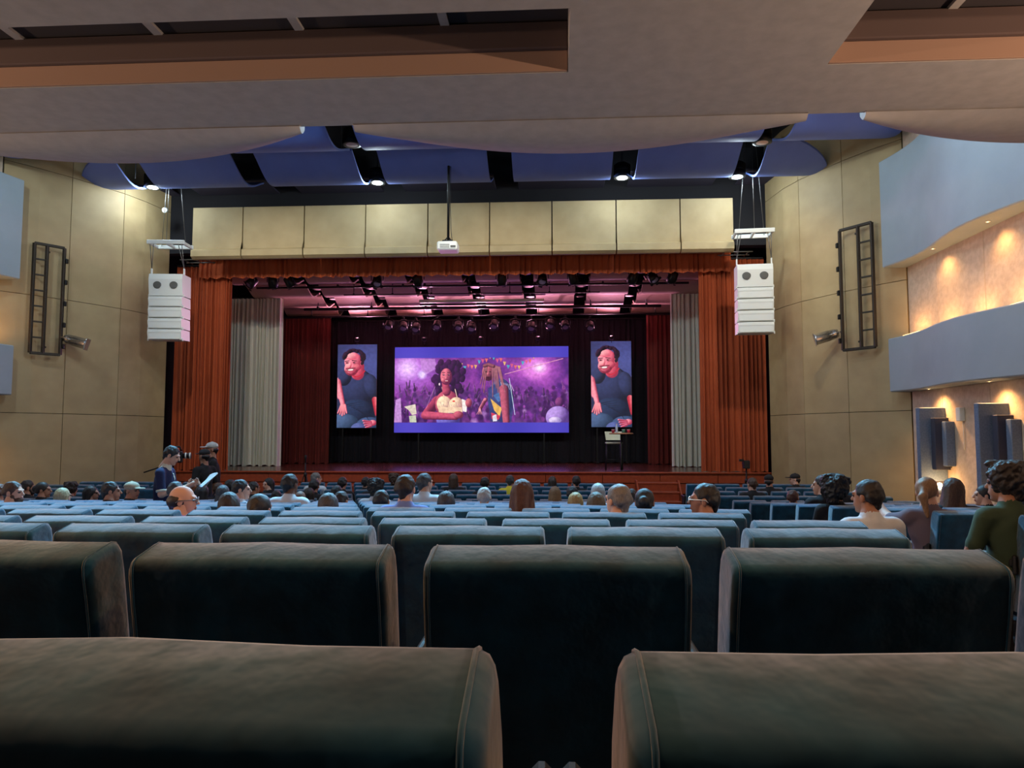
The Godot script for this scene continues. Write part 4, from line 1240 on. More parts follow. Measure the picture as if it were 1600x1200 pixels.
	part(ct, "viewfinder", G.new().box(Vector3(-0.12, 1.44, 0.02), Vector3(0.1, 0.06, 0.05), 0.006).done(), M.black_plastic)
	var ct2 := thing("camera_tripod", "video camera with pale rings on a tripod behind the standing man in navy", "camera tripod", Vector3(-6.75, 0.01, -12.7), -1.2)
	tripod(ct2, 1.55, 0.42)
	part(ct2, "camera_body", G.new().box(Vector3(0, 1.66, 0), Vector3(0.16, 0.2, 0.3), 0.015).done(), M.black_plastic)
	part(ct2, "lens", G.new().lathe([[0.045, 0.0], [0.045, 0.08], [0.05, 0.09], [0.05, 0.14], [0.04, 0.14]], 16, Transform3D(Basis(Vector3.RIGHT, -PI / 2), Vector3(0, 1.68, -0.15))).done(), M.black_plastic)
	for zz in [-0.2, -0.27]:
		part(ct2, "lens_ring", G.new().lathe([[0.045, -0.012], [0.058, -0.01], [0.058, 0.01], [0.045, 0.012]], 16, Transform3D(Basis(Vector3.RIGHT, -PI / 2), Vector3(0, 1.68, zz))).done(), M.white_paint)
	part(ct2, "handle", G.new().tube([Vector3(0, 1.76, 0.12), Vector3(0, 1.84, 0.08), Vector3(0, 1.84, -0.1), Vector3(0, 1.76, -0.13)], 0.014, 8).done(), M.black_plastic)
	part(ct2, "pan_bar", G.new().tube([Vector3(0.02, 1.54, 0.05), Vector3(0.12, 1.4, 0.45)], 0.012, 8).done(), M.black_metal)
	var dm := thing("dome_camera", "small black dome camera on the left pier beside the orange curtain", "camera", Vector3(-10.72, 4.22, -18.93))
	part(dm, "dome", G.new().lathe([[0.001, -0.1], [0.06, -0.08], [0.09, -0.02], [0.09, 0.04], [0.05, 0.08]], 16).done(), M.black_plastic)
	part(dm, "arm", G.new().tube([Vector3(0, 0.06, 0), Vector3(0, 0.1, -0.1), Vector3(-0.12, 0.1, -0.27)], 0.02, 8).done(), M.black_metal)
	for q in [[-10.75, 7.9, "left"], [-10.15, 7.92, "right"]]:
		var sp := thing("wall_fitting", "tiny pale spotlight fitting under the ceiling at far left, the %s one" % q[2], "spotlight", Vector3(q[0], q[1], -18.3), 0.0, "tiny pale fittings")
		part(sp, "head", G.new().lathe([[0.03, -0.06], [0.06, -0.05], [0.07, 0.06], [0.05, 0.07]], 12, Transform3D(Basis(Vector3.RIGHT, 1.9), Vector3.ZERO)).done(), M.white_paint)
		part(sp, "stem", G.new().tube([Vector3.ZERO, Vector3(0, 1.7, 0)], 0.008, 6).done(), M.steel_cable)

# ---------------------------------------------------------------- seats
func seat_proto() -> Node3D:
	var t := thing("theatre_seat", "", "seat", Vector3.ZERO, 0.0, "velvet theatre seats")
	var w := 0.527
	var prof := [[-0.065, 0.40], [-0.02, 0.60], [0.022, 0.78], [0.046, 0.89], [0.057, 0.944], [0.058, 0.962], [0.054, 0.972], [0.044, 0.979], [0.0, 0.990], [-0.034, 0.998], [-0.052, 0.994], [-0.064, 0.978], [-0.072, 0.94], [-0.088, 0.85], [-0.12, 0.68], [-0.18, 0.40]]
	var st := [[-0.2635, 0.017], [-0.2625, 0.009], [-0.258, 0.003], [-0.25, 0.0], [-0.13, 0.0], [0.0, -0.003], [0.13, 0.0], [0.25, 0.0], [0.258, 0.003], [0.2625, 0.009], [0.2635, 0.017]]
	var rings := []
	for s in st:
		var ring := PackedVector3Array()
		for p in prof:
			var zc := lerpf(-0.122, -0.004, clampf((p[1] - 0.4) / 0.58, 0.0, 1.0))
			var zz: float = p[0] - signf(p[0] - zc) * minf(absf(p[0] - zc), s[1])
			var top := clampf((p[1] - 0.9) / 0.1, 0.0, 1.0)
			var yy: float = p[1] - s[1] * top
			ring.append(Vector3(s[0] * (1.0 - 0.014 * top * top), yy, zz))
		rings.append(ring)
	var g := G.new()
	g.soft(true)
	g.loft(rings)
	var back := part(t, "backrest", g.done(), M.velvet_teal)
	for sx in [-1.0, 1.0]:
		var path := []
		for p in prof.slice(0, 12):
			var top := clampf((p[1] - 0.9) / 0.1, 0.0, 1.0)
			var zc := lerpf(-0.122, -0.004, clampf((p[1] - 0.4) / 0.58, 0.0, 1.0))
			path.append(Vector3(sx * (0.2505 - 0.0035 * top), p[1] - 0.0006 * top, p[0] + 0.001 * signf(p[0] - zc)))
		part(back, "piping", G.new().tube(path, 0.0022, 6).done(), M.velvet_teal)
	var c := []
	for s in [[-0.25, 0.03], [-0.24, 0.008], [-0.1, 0.0], [0.1, 0.0], [0.24, 0.008], [0.25, 0.03]]:
		var ring := PackedVector3Array()
		for p in [[-0.14, 0.36], [-0.12, 0.44], [-0.2, 0.475], [-0.4, 0.48], [-0.54, 0.47], [-0.59, 0.44], [-0.58, 0.38], [-0.4, 0.35]]:
			ring.append(Vector3(s[0], p[1] - signf(p[1] - 0.41) * s[1], p[0] + (s[1] if p[0] < -0.5 else 0.0)))
		c.append(ring)
	var gc := G.new()
	gc.soft(true)
	gc.loft(c)
	part(t, "seat_cushion", gc.done(), M.velvet_teal)
	for sx in [-1.0, 1.0]:
		var xx: float = sx * 0.281
		var arm := part(t, "armrest", G.new().box(Vector3(xx, 0.7, -0.3), Vector3(0.032, 0.06, 0.42), 0.012).done(), M.black_plastic)
		part(arm, "end_cap", G.new().box(Vector3(xx, 0.69, -0.075), Vector3(0.03, 0.12, 0.03), 0.01).done(), M.pale_plastic)
		part(t, "standard", G.new().prism(PackedVector2Array([Vector2(-0.5, 0.0), Vector2(-0.44, 0.04), Vector2(-0.4, 0.62), Vector2(-0.46, 0.67), Vector2(-0.12, 0.67), Vector2(-0.16, 0.04), Vector2(-0.08, 0.0)]), -0.012, 0.012).done(), M.dark_gap, Vector3(xx, 0, 0)).rotation.y = -PI / 2
	return t

func seat_pixel(x: float, z: float) -> float:   # horizontal place in the picture, 0..1600, used only to count the seats in view
	var p := cam.global_transform.affine_inverse() * Vector3(x, floor_y(z) + 0.98, z)
	return 800.0 + 1150.0 * p.x / -p.z

func build_seats() -> void:
	var proto := seat_proto()
	var used := false
	for k in range(1, 17):
		var z := row_z(k)
		var xs := []
		var off := 0.3 if k % 2 == 1 else 0.0      # centres of seats
		var lo := -6.3 if k < 12 else -5.9
		var hi := 2.1 if k < 3 else 1.3
		for i in range(-14, 6):
			var x := i * PITCH + off
			if x > lo - 0.05 and x < hi: xs.append([x, "centre block"])
		if k >= 5:
			for i in 5: xs.append([3.08 + i * PITCH, "right block"])
		if k >= 8:
			for i in 5: xs.append([-8.1 - (4 - i) * PITCH - (0.15 if k % 2 else 0.0), "left block"])
		xs.sort_custom(func(a: Array, b: Array) -> bool: return a[0] < b[0])
		var seen := {}
		for s in xs:
			var a := seat_pixel(s[0] - 0.27, z)
			var b := seat_pixel(s[0] + 0.27, z)
			var label: String
			var margin := 700.0 if k < 4 else 260.0
			if b < -margin or a > 1600.0 + margin: continue
			if b < 0.0 or a > 1600.0:
				var key: String = s[1] + "out"
				seen[key] = seen.get(key, 0) + 1
				label = "velvet seat, %s row from the viewer, %s, %s one outside the frame" % [ORD[k], s[1], ORD[seen[key]]]
			else:
				seen[s[1]] = seen.get(s[1], 0) + 1
				label = "%s velvet seat, %s row from the viewer, %s, %s from the left" % ["dark" if k < 4 else "teal", ORD[k], s[1], ORD[seen[s[1]]]]
			var at := Vector3(s[0], floor_y(z), z)
			var o := proto
			if not used:
				proto.position = at
				proto.set_meta("label", label)
				used = true
			else:
				o = copy(proto, label, at)
			if k < 3:
				for q in o.find_children("end_cap*", "MeshInstance3D", true, false): q.material_override = M.black_plastic

# ---------------------------------------------------------------- figures
# A figure is a field of tapered capsules and ellipsoids joined with a smooth minimum and meshed as surface nets.
# One entry: [kind, ax, ay, az, bx, by, bz, ra, rb, material]; kind 0 capsule from a to b, kind 1 ellipsoid at a with radii b.
func cap(a: Vector3, b: Vector3, ra: float, rb: float, m := 0) -> Array:
	return [0, a.x, a.y, a.z, b.x, b.y, b.z, ra, rb, m]

func egg(c: Vector3, r: Vector3, m := 0) -> Array:
	return [1, c.x, c.y, c.z, r.x, r.y, r.z, 0.0, 0.0, m]

func dist(p: Vector3, q: Array) -> float:
	if q[0] == 0:
		var a := Vector3(q[1], q[2], q[3])
		var ab := Vector3(q[4], q[5], q[6]) - a
		var ap := p - a
		var t := clampf(ap.dot(ab) / maxf(ab.length_squared(), 1e-9), 0.0, 1.0)
		return (ap - ab * t).length() - lerpf(q[7], q[8], t)
	var r := Vector3(q[4], q[5], q[6])
	var d := p - Vector3(q[1], q[2], q[3])
	var k0 := (d / r).length()
	var k1 := (d / (r * r)).length()
	return k0 * (k0 - 1.0) / maxf(k1, 1e-6)

func nets(prims: Array, k: float, cell: float) -> Dictionary:
	var lo := Vector3(1e9, 1e9, 1e9)
	var hi := -lo
	for q in prims:
		var a := Vector3(q[1], q[2], q[3])
		var b := Vector3(q[4], q[5], q[6])
		if q[0] == 0:
			var r := Vector3.ONE * maxf(q[7], q[8])
			lo = lo.min(a.min(b) - r)
			hi = hi.max(a.max(b) + r)
		else:
			lo = lo.min(a - b)
			hi = hi.max(a + b)
	lo -= Vector3.ONE * (cell * 3.0 + k * 0.3)
	hi += Vector3.ONE * (cell * 3.0 + k * 0.3)
	var B := 4
	var bn := Vector3i(((hi - lo) / (cell * B)).ceil())
	var nx := bn.x * B + 1
	var ny := bn.y * B + 1
	var nz := bn.z * B + 1
	var val := PackedFloat32Array()
	val.resize(nx * ny * nz)
	val.fill(1e3)
	var vid := PackedInt32Array()
	vid.resize(nx * ny * nz)
	vid.fill(-1)
	var half := cell * B * 0.5
	var reach := half * 1.7321 * 1.25 + cell + k * 0.5
	var active := []
	for bx in bn.x:
		for by in bn.y:
			for bz in bn.z:
				var c := lo + Vector3(bx, by, bz) * (cell * B) + Vector3.ONE * half
				var dm := 1e9
				var ds := []
				for q in prims:
					var d := dist(c, q)
					ds.append(d)
					dm = minf(dm, d)
				if absf(dm) > reach + (0.02 if dm < 0 else 0.0): continue
				var keep := []
				for i in prims.size():
					if ds[i] < dm + 2.0 * half * 1.7321 * 1.2 + k: keep.append(prims[i])
				active.append(Vector3i(bx, by, bz))
				for ix in B + 1:
					for iy in B + 1:
						for iz in B + 1:
							var at := ((bx * B + ix) * ny + by * B + iy) * nz + bz * B + iz
							if val[at] < 999.0: continue
							var p := lo + Vector3(bx * B + ix, by * B + iy, bz * B + iz) * cell
							var v := 1e3
							for q in keep:
								var d := dist(p, q)
								var h := maxf(k - absf(v - d), 0.0) / k
								v = minf(v, d) - h * h * k * 0.25
							val[at] = v
	var verts := PackedVector3Array()
	var offs := PackedInt32Array()
	for ix in 2:
		for iy in 2:
			for iz in 2: offs.append((ix * ny + iy) * nz + iz)
	var corner := [Vector3(0, 0, 0), Vector3(0, 0, 1), Vector3(0, 1, 0), Vector3(0, 1, 1), Vector3(1, 0, 0), Vector3(1, 0, 1), Vector3(1, 1, 0), Vector3(1, 1, 1)]
	var edges := [[0, 1], [2, 3], [4, 5], [6, 7], [0, 2], [1, 3], [4, 6], [5, 7], [0, 4], [1, 5], [2, 6], [3, 7]]
	var cells := []
	for b in active:
		for ix in B:
			for iy in B:
				for iz in B:
					var cx: int = b.x * B + ix
					var cy: int = b.y * B + iy
					var cz: int = b.z * B + iz
					var at := (cx * ny + cy) * nz + cz
					var neg := 0
					for o in offs:
						if val[at + o] < 0.0: neg += 1
					if neg == 0 or neg == 8: continue
					var s := Vector3.ZERO
					var n := 0
					for e in edges:
						var v0 := val[at + offs[e[0]]]
						var v1 := val[at + offs[e[1]]]
						if (v0 < 0.0) != (v1 < 0.0):
							s += (corner[e[0]] as Vector3).lerp(corner[e[1]], v0 / (v0 - v1))
							n += 1
					vid[at] = verts.size()
					verts.append(lo + (Vector3(cx, cy, cz) + s / n) * cell)
					cells.append(at)
	var idx := PackedInt32Array()
	var step := [ny * nz, nz, 1]
	for at in cells:
		var v0 := val[at]
		for a in 3:
			var v1 := val[at + step[a]]
			if (v0 < 0.0) == (v1 < 0.0): continue
			var u: int = step[(a + 1) % 3]
			var w: int = step[(a + 2) % 3]
			var i0 := vid[at]
			var i1 := vid[at - u]
			var i2 := vid[at - u - w]
			var i3 := vid[at - w]
			if i1 < 0 or i2 < 0 or i3 < 0: continue
			if v0 < 0.0: idx.append_array([i0, i2, i1, i0, i3, i2])
			else: idx.append_array([i0, i1, i2, i0, i2, i3])
	return {"v": verts, "i": idx, "p": prims}

func normals_of(v: PackedVector3Array, idx: PackedInt32Array) -> PackedVector3Array:
	var n := PackedVector3Array()
	n.resize(v.size())
	for i in range(0, idx.size(), 3):
		var f := (v[idx[i + 2]] - v[idx[i]]).cross(v[idx[i + 1]] - v[idx[i]])
		n[idx[i]] += f; n[idx[i + 1]] += f; n[idx[i + 2]] += f
	for i in n.size(): n[i] = n[i].normalized()
	return n

# joins several net meshes (each with a transform) into one mesh with one surface for each material
func join(parts: Array) -> Array:
	var surf := {}
	for pt in parts:
		var d: Dictionary = pt[0]
		var x: Transform3D = pt[1]
		var v: PackedVector3Array = d.v
		var idx: PackedInt32Array = d.i
		if not d.has("n"): d.n = normals_of(v, idx)
		if not d.has("m"):
			var ms := PackedInt32Array()
			for i in range(0, idx.size(), 3):
				var c := (v[idx[i]] + v[idx[i + 1]] + v[idx[i + 2]]) / 3.0
				var best := 1e9
				var bm := 0
				for q in d.p:
					var dd := dist(c, q)
					if dd < best:
						best = dd
						bm = q[9]
				ms.append(bm)
			d.m = ms
		for i in range(0, idx.size(), 3):
			var m: int = d.m[i / 3]
			if not surf.has(m): surf[m] = [PackedVector3Array(), PackedVector3Array()]
			for j in 3:
				surf[m][0].append(x * v[idx[i + j]])
				surf[m][1].append(x.basis * d.n[idx[i + j]])
	var mesh := ArrayMesh.new()
	var keys := surf.keys()
	keys.sort()
	for m in keys:
		var arr := []
		arr.resize(Mesh.ARRAY_MAX)
		arr[Mesh.ARRAY_VERTEX] = surf[m][0]
		arr[Mesh.ARRAY_NORMAL] = surf[m][1]
		mesh.add_surface_from_arrays(Mesh.PRIMITIVE_TRIANGLES, arr)
	return [mesh, keys]

# materials of a figure: 0 skin, 1 shirt, 2 trousers, 3 eyes and brows, 4 lips, 5 shoes, 6 collar and cuffs
func head_prims() -> Array:
	var h := []
	h.append(egg(Vector3(0, 0.025, 0.015), Vector3(0.074, 0.09, 0.092)))
	h.append(egg(Vector3(0, -0.035, -0.03), Vector3(0.056, 0.078, 0.06)))
	h.append(cap(Vector3(0, -0.095, -0.066), Vector3(0, -0.09, -0.04), 0.02, 0.03))
	h.append(cap(Vector3(0, 0.012, -0.088), Vector3(0, -0.02, -0.106), 0.008, 0.013))
	h.append(cap(Vector3(-0.034, 0.026, -0.072), Vector3(0.034, 0.026, -0.072), 0.012, 0.012))
	for s in [-1.0, 1.0]:
		h.append(egg(Vector3(s * 0.078, -0.01, 0.012), Vector3(0.010, 0.030, 0.018)))
		h.append(egg(Vector3(s * 0.031, 0.006, -0.079), Vector3(0.009, 0.0045, 0.006), 3))
		h.append(cap(Vector3(s * 0.018, 0.024, -0.084), Vector3(s * 0.044, 0.027, -0.076), 0.0022, 0.002, 3))
	h.append(egg(Vector3(0, -0.056, -0.086), Vector3(0.022, 0.008, 0.010), 4))
	h.append(cap(Vector3(0, -0.06, 0.022), Vector3(0, -0.19, 0.04), 0.05, 0.056))
	return h

func hand_prims(w: Vector3, dir: Vector3, side: Vector3, curl: float) -> Array:   # wrist, direction of the fingers, direction of the thumb, bend 0..1
	var nrm := dir.cross(side).normalized()
	var out := [cap(w, w + dir * 0.085, 0.026, 0.03), cap(w + side * 0.02 + dir * 0.03, w - side * 0.022 + dir * 0.085, 0.02, 0.018)]
	for f in 4:
		var o := w + dir * 0.09 + side * (0.03 - f * 0.02)
		var ln: float = [0.038, 0.044, 0.04, 0.032][f]
		var p := o
		var a := curl * 0.5
		for j in 3:
			var d := dir * cos(a) + nrm * sin(a)
			var q: Vector3 = p + d * (ln * [1.0, 0.75, 0.6][j])
			out.append(cap(p, q, 0.0095 - j * 0.0008, 0.009 - j * 0.0008))
			p = q
			a += curl * 0.8
	var t0 := w + dir * 0.03 + side * 0.025
	var t1 := t0 + (side * 0.75 + dir * 0.6 + nrm * curl * 0.3).normalized() * 0.04
	out.append(cap(t0, t1, 0.014, 0.011))
	out.append(cap(t1, t1 + (side * 0.3 + dir * 0.8 + nrm * curl * 0.5).normalized() * 0.032, 0.011, 0.009))
	return out

func seated_prims(reach := false) -> Array:
	var b := []
	b.append(egg(Vector3(0, 0.58, 0.0), Vector3(0.175, 0.13, 0.135), 2))
	b.append(cap(Vector3(0, 0.66, 0.015), Vector3(0, 0.82, 0.04), 0.13, 0.135, 1))
	b.append(egg(Vector3(0, 0.9, 0.045), Vector3(0.175, 0.16, 0.115), 1))
	b.append(cap(Vector3(-0.15, 1.005, 0.05), Vector3(0.15, 1.005, 0.05), 0.062, 0.062, 1))
	b.append(cap(Vector3(0, 1.03, 0.05), Vector3(0, 1.06, 0.045), 0.075, 0.064, 6))
	b.append(cap(Vector3(0, 1.06, 0.045), Vector3(0, 1.15, 0.025), 0.056, 0.053, 0))
	for s in [-1.0, 1.0]:
		b.append(cap(Vector3(s * 0.085, 0.56, -0.03), Vector3(s * 0.11, 0.545, -0.42), 0.085, 0.062, 2))
		b.append(cap(Vector3(s * 0.11, 0.545, -0.42), Vector3(s * 0.11, 0.1, -0.42), 0.06, 0.04, 2))
		b.append(cap(Vector3(s * 0.11, 0.05, -0.4), Vector3(s * 0.12, 0.04, -0.56), 0.042, 0.036, 5))
		if reach and s < 0.0:   # the arm laid along the neighbouring seat back
			b.append(cap(Vector3(-0.18, 0.99, 0.05), Vector3(-0.25, 0.96, -0.1), 0.058, 0.05, 1))
			b.append(cap(Vector3(-0.25, 0.96, -0.1), Vector3(-0.26, 0.97, -0.2), 0.043, 0.041, 0))
			b.append(cap(Vector3(-0.26, 0.97, -0.2), Vector3(-0.29, 1.08, -0.36), 0.041, 0.028, 0))
			b.append(cap(Vector3(-0.29, 1.08, -0.36), Vector3(-0.34, 1.09, -0.4), 0.028, 0.03, 0))
			for f in 4: b.append(cap(Vector3(-0.35, 1.09, -0.435 + f * 0.02), Vector3(-0.41, 1.075, -0.475 + f * 0.022), 0.011, 0.009, 0))
			b.append(cap(Vector3(-0.3, 1.09, -0.4), Vector3(-0.34, 1.085, -0.45), 0.013, 0.01, 0))
			continue
		b.append(cap(Vector3(s * 0.185, 0.99, 0.05), Vector3(s * 0.225, 0.82, 0.01), 0.058, 0.05, 1))
		b.append(cap(Vector3(s * 0.225, 0.82, 0.01), Vector3(s * 0.235, 0.74, -0.02), 0.043, 0.041, 0))
		b.append(cap(Vector3(s * 0.235, 0.74, -0.02), Vector3(s * 0.13, 0.69, -0.24), 0.041, 0.028, 0))
		b.append(cap(Vector3(s * 0.13, 0.69, -0.24), Vector3(s * 0.08, 0.675, -0.33), 0.03, 0.034, 0))
		for f in 4: b.append(cap(Vector3(s * (0.1 - f * 0.022), 0.675, -0.345), Vector3(s * (0.075 - f * 0.02), 0.655, -0.41 + absf(f - 1) * 0.008), 0.011, 0.009, 0))
		b.append(cap(Vector3(s * 0.06, 0.69, -0.3), Vector3(s * 0.03, 0.69, -0.35), 0.012, 0.01, 0))
	return b

const HEAD_AT := Vector3(0, 1.2, 0.0)

func hair_prims(kind: String) -> Array:
	var h := []
	match kind:
		"short":
			h = [egg(Vector3(0, 0.036, 0.024), Vector3(0.083, 0.092, 0.097)), cap(Vector3(-0.05, 0.0, 0.07), Vector3(0.05, 0.0, 0.07), 0.034, 0.034), cap(Vector3(0, 0.0, 0.075), Vector3(0, -0.06, 0.075), 0.045, 0.03)]
		"fringe":
			h = [egg(Vector3(0, 0.002, 0.036), Vector3(0.083, 0.066, 0.088)), cap(Vector3(0, -0.01, 0.075), Vector3(0, -0.06, 0.07), 0.04, 0.03)]
		"bob":
			h = [egg(Vector3(0, 0.03, 0.028), Vector3(0.09, 0.1, 0.102)), cap(Vector3(0, 0.0, 0.06), Vector3(0, -0.13, 0.075), 0.08, 0.062)]
			for s in [-1.0, 1.0]: h.append(cap(Vector3(s * 0.06, 0.0, 0.02), Vector3(s * 0.07, -0.13, 0.03), 0.035, 0.03))
		"long":
			h = [egg(Vector3(0, 0.03, 0.028), Vector3(0.092, 0.102, 0.104)), cap(Vector3(0, 0.0, 0.06), Vector3(0, -0.24, 0.11), 0.085, 0.075)]
			for s in [-1.0, 1.0]: h.append(cap(Vector3(s * 0.062, 0.0, 0.03), Vector3(s * 0.085, -0.22, 0.09), 0.04, 0.04))
		"curly":
			h = [egg(Vector3(0, 0.045, 0.03), Vector3(0.118, 0.118, 0.115)), cap(Vector3(0, 0.0, 0.07), Vector3(0, -0.06, 0.08), 0.075, 0.05)]
			for a in 9: h.append(egg(Vector3(0.085 * cos(a * 0.75), 0.1 + 0.03 * sin(a * 2.3), 0.02 + 0.085 * sin(a * 0.75)), Vector3(0.04, 0.036, 0.04)))
		"pony":
			h = [egg(Vector3(0, 0.034, 0.026), Vector3(0.085, 0.093, 0.099)), cap(Vector3(0, 0.0, 0.07), Vector3(0, -0.02, 0.07), 0.045, 0.04), cap(Vector3(0, 0.02, 0.115), Vector3(0.0, -0.03, 0.16), 0.028, 0.034), cap(Vector3(0, -0.03, 0.16), Vector3(0.03, -0.19, 0.165), 0.034, 0.014)]
		"bun":
			h = [egg(Vector3(0, 0.034, 0.026), Vector3(0.086, 0.094, 0.1)), cap(Vector3(-0.04, -0.02, 0.075), Vector3(0.04, -0.02, 0.075), 0.035, 0.035), egg(Vector3(0, 0.02, 0.13), Vector3(0.045, 0.045, 0.036))]
		"braid":
			h = [egg(Vector3(0, 0.034, 0.026), Vector3(0.088, 0.096, 0.1))]
			for a in 9:
				var t := PI * (a / 8.0)
				h.append(cap(Vector3(0.07 * cos(t), 0.02, 0.03 + 0.06 * sin(t)), Vector3(0.095 * cos(t), -0.2, 0.05 + 0.08 * sin(t)), 0.022, 0.013))
		"beard":
			h = [egg(Vector3(0, -0.075, -0.05), Vector3(0.054, 0.045, 0.05)), cap(Vector3(-0.055, -0.04, -0.02), Vector3(0.055, -0.04, -0.02), 0.022, 0.022)]
		"under_cap":
			h = [egg(Vector3(0, -0.005, 0.034), Vector3(0.081, 0.05, 0.084)), cap(Vector3(0, -0.01, 0.075), Vector3(0, -0.06, 0.07), 0.04, 0.03)]
		"cap":
			h = [egg(Vector3(0, 0.062, 0.012), Vector3(0.09, 0.07, 0.106)), egg(Vector3(0, 0.042, -0.125), Vector3(0.066, 0.009, 0.075)), egg(Vector3(0, 0.132, 0.012), Vector3(0.01, 0.008, 0.01))]
	return h

var hair_cache := {}
var head_net := {}
var body_net := {}
var seated_cache := {}

func hair_mesh(kind: String) -> ArrayMesh:
	if not hair_cache.has(kind):
		var d := nets(hair_prims(kind), 0.02 if kind != "braid" else 0.008, 0.009)
		var amp: float = {"short": 0.0045, "curly": 0.011, "bob": 0.003, "long": 0.003, "braid": 0.004}.get(kind, 0.0015)
		if kind != "cap":
			var n := FastNoiseLite.new()
			n.seed = kind.length()
			n.frequency = 18.0 if kind != "curly" else 24.0
			var nn := normals_of(d.v, d.i)
			var v: PackedVector3Array = d.v
			for i in v.size():
				var p := v[i]
				if kind in ["bob", "long", "braid"]: p = Vector3(p.x * 2.2, p.y * 0.35, p.z * 2.2)
				v[i] += nn[i] * n.get_noise_3dv(p) * amp * 2.0
			d.v = v
		hair_cache[kind] = join([[d, Transform3D.IDENTITY]])[0]
	return hair_cache[kind]

func hair_mat(c: String) -> StandardMaterial3D:
	if not M.has("hair_" + c):
		var col := {"black": c8(20, 18, 20), "dark": c8(36, 26, 22), "brown": c8(74, 48, 34), "brown_dark": c8(58, 44, 36), "red": c8(110, 52, 30), "grey": c8(128, 124, 120), "grey_dark": c8(62, 62, 66), "white": c8(206, 204, 200), "blonde": c8(202, 182, 136), "dirty_blonde": c8(146, 112, 74), "yellow_blonde": c8(196, 156, 88), "streaked": c8(104, 86, 60), "auburn": c8(84, 42, 28), "strawberry": c8(158, 112, 72), "cap_beige": c8(206, 190, 162), "cap_black": c8(22, 22, 26), "cap_white": c8(230, 228, 222)}
		var k: Color = col[c]
		var m := mat("hair_" + c, Color.WHITE, 0.55 if not c.begins_with("cap") else 0.9)
		m.albedo_texture = noise_tex(0.06, k.darkened(0.35), k.lightened(0.12), 31, 256, 3)
		m.uv1_triplanar = true
		m.uv1_scale = Vector3(9.0, 1.4, 9.0)
	return M["hair_" + c]

func cloth(c: String) -> StandardMaterial3D:
	var col := {"white": c8(206, 214, 222), "black": c8(24, 24, 28), "grey": c8(108, 112, 120), "lavender": c8(168, 140, 206), "blue": c8(112, 134, 196), "yellow": c8(232, 212, 60), "mauve": c8(104, 92, 104), "green": c8(56, 74, 54), "navy": c8(24, 32, 72), "denim": c8(40, 46, 62), "trousers": c8(34, 34, 42), "cream": c8(206, 202, 186)}
	return mat("cloth_" + c, col[c], 0.9)

func skin(c: String) -> StandardMaterial3D:
	var m := mat("skin_" + c, {"fair": c8(200, 156, 134), "mid": c8(166, 118, 94), "dark": c8(104, 68, 50)}[c], 0.6)
	return m

func dress(body: MeshInstance3D, keys: Array, skin_c: String, shirt: String, collar: String, trousers := "trousers") -> void:
	for i in keys.size():
		var m: Material = [skin(skin_c), cloth(shirt), cloth(trousers), mat("eye_dark", c8(30, 20, 18), 0.4), mat("lips", c8(150, 84, 76), 0.6), M.black_plastic, cloth(collar)][keys[i]]
		body.set_surface_override_material(i, m)

func seated_mesh(yaw: int) -> Array:
	if not seated_cache.has(yaw):
		if body_net.is_empty():
			body_net = nets(seated_prims(), 0.035, 0.0155)
			head_net = nets(head_prims(), 0.016, 0.0065)
		seated_cache[yaw] = join([[body_net, Transform3D.IDENTITY], [head_net, Transform3D(Basis(Vector3.UP, deg_to_rad(yaw)), HEAD_AT)]])
	return seated_cache[yaw]

func reaching_mesh(yaw: int) -> Array:
	return join([[nets(seated_prims(true), 0.035, 0.0155), Transform3D.IDENTITY], [head_net, Transform3D(Basis(Vector3.UP, deg_to_rad(yaw)), HEAD_AT)]])

func glasses(parent: Node3D, m: Material) -> void:
	var r := []
	for s in [-1.0, 1.0]:
		var ring := []
		for i in 13: ring.append(Vector3(s * 0.034 + 0.026 * cos(TAU * i / 12.0), 0.004 + 0.02 * sin(TAU * i / 12.0), -0.1))
		r.append(ring)
		part(parent, "rim", G.new().tube(ring, 0.004, 6).done(), m)
		part(parent, "temple", G.new().tube([Vector3(s * 0.06, 0.01, -0.1), Vector3(s * 0.086, 0.01, -0.08), Vector3(s * 0.09, 0.008, 0.02), Vector3(s * 0.086, -0.01, 0.04)], 0.004, 6).done(), m)
	part(parent, "bridge", G.new().tube([Vector3(-0.01, 0.01, -0.103), Vector3(0.01, 0.01, -0.103)], 0.0035, 6).done(), m)

func put_hair(parent: Node3D, kind: String, colour: String, at: Vector3, yaw: float, under := "black") -> Node3D:
	var h := part(parent, "cap" if kind == "cap" else "hair", hair_mesh(kind), hair_mat(colour), at)
	h.rotation.y = yaw
	if kind == "cap":
		var u := part(parent, "hair", hair_mesh("under_cap"), hair_mat(under), at)
		u.rotation.y = yaw
	return h

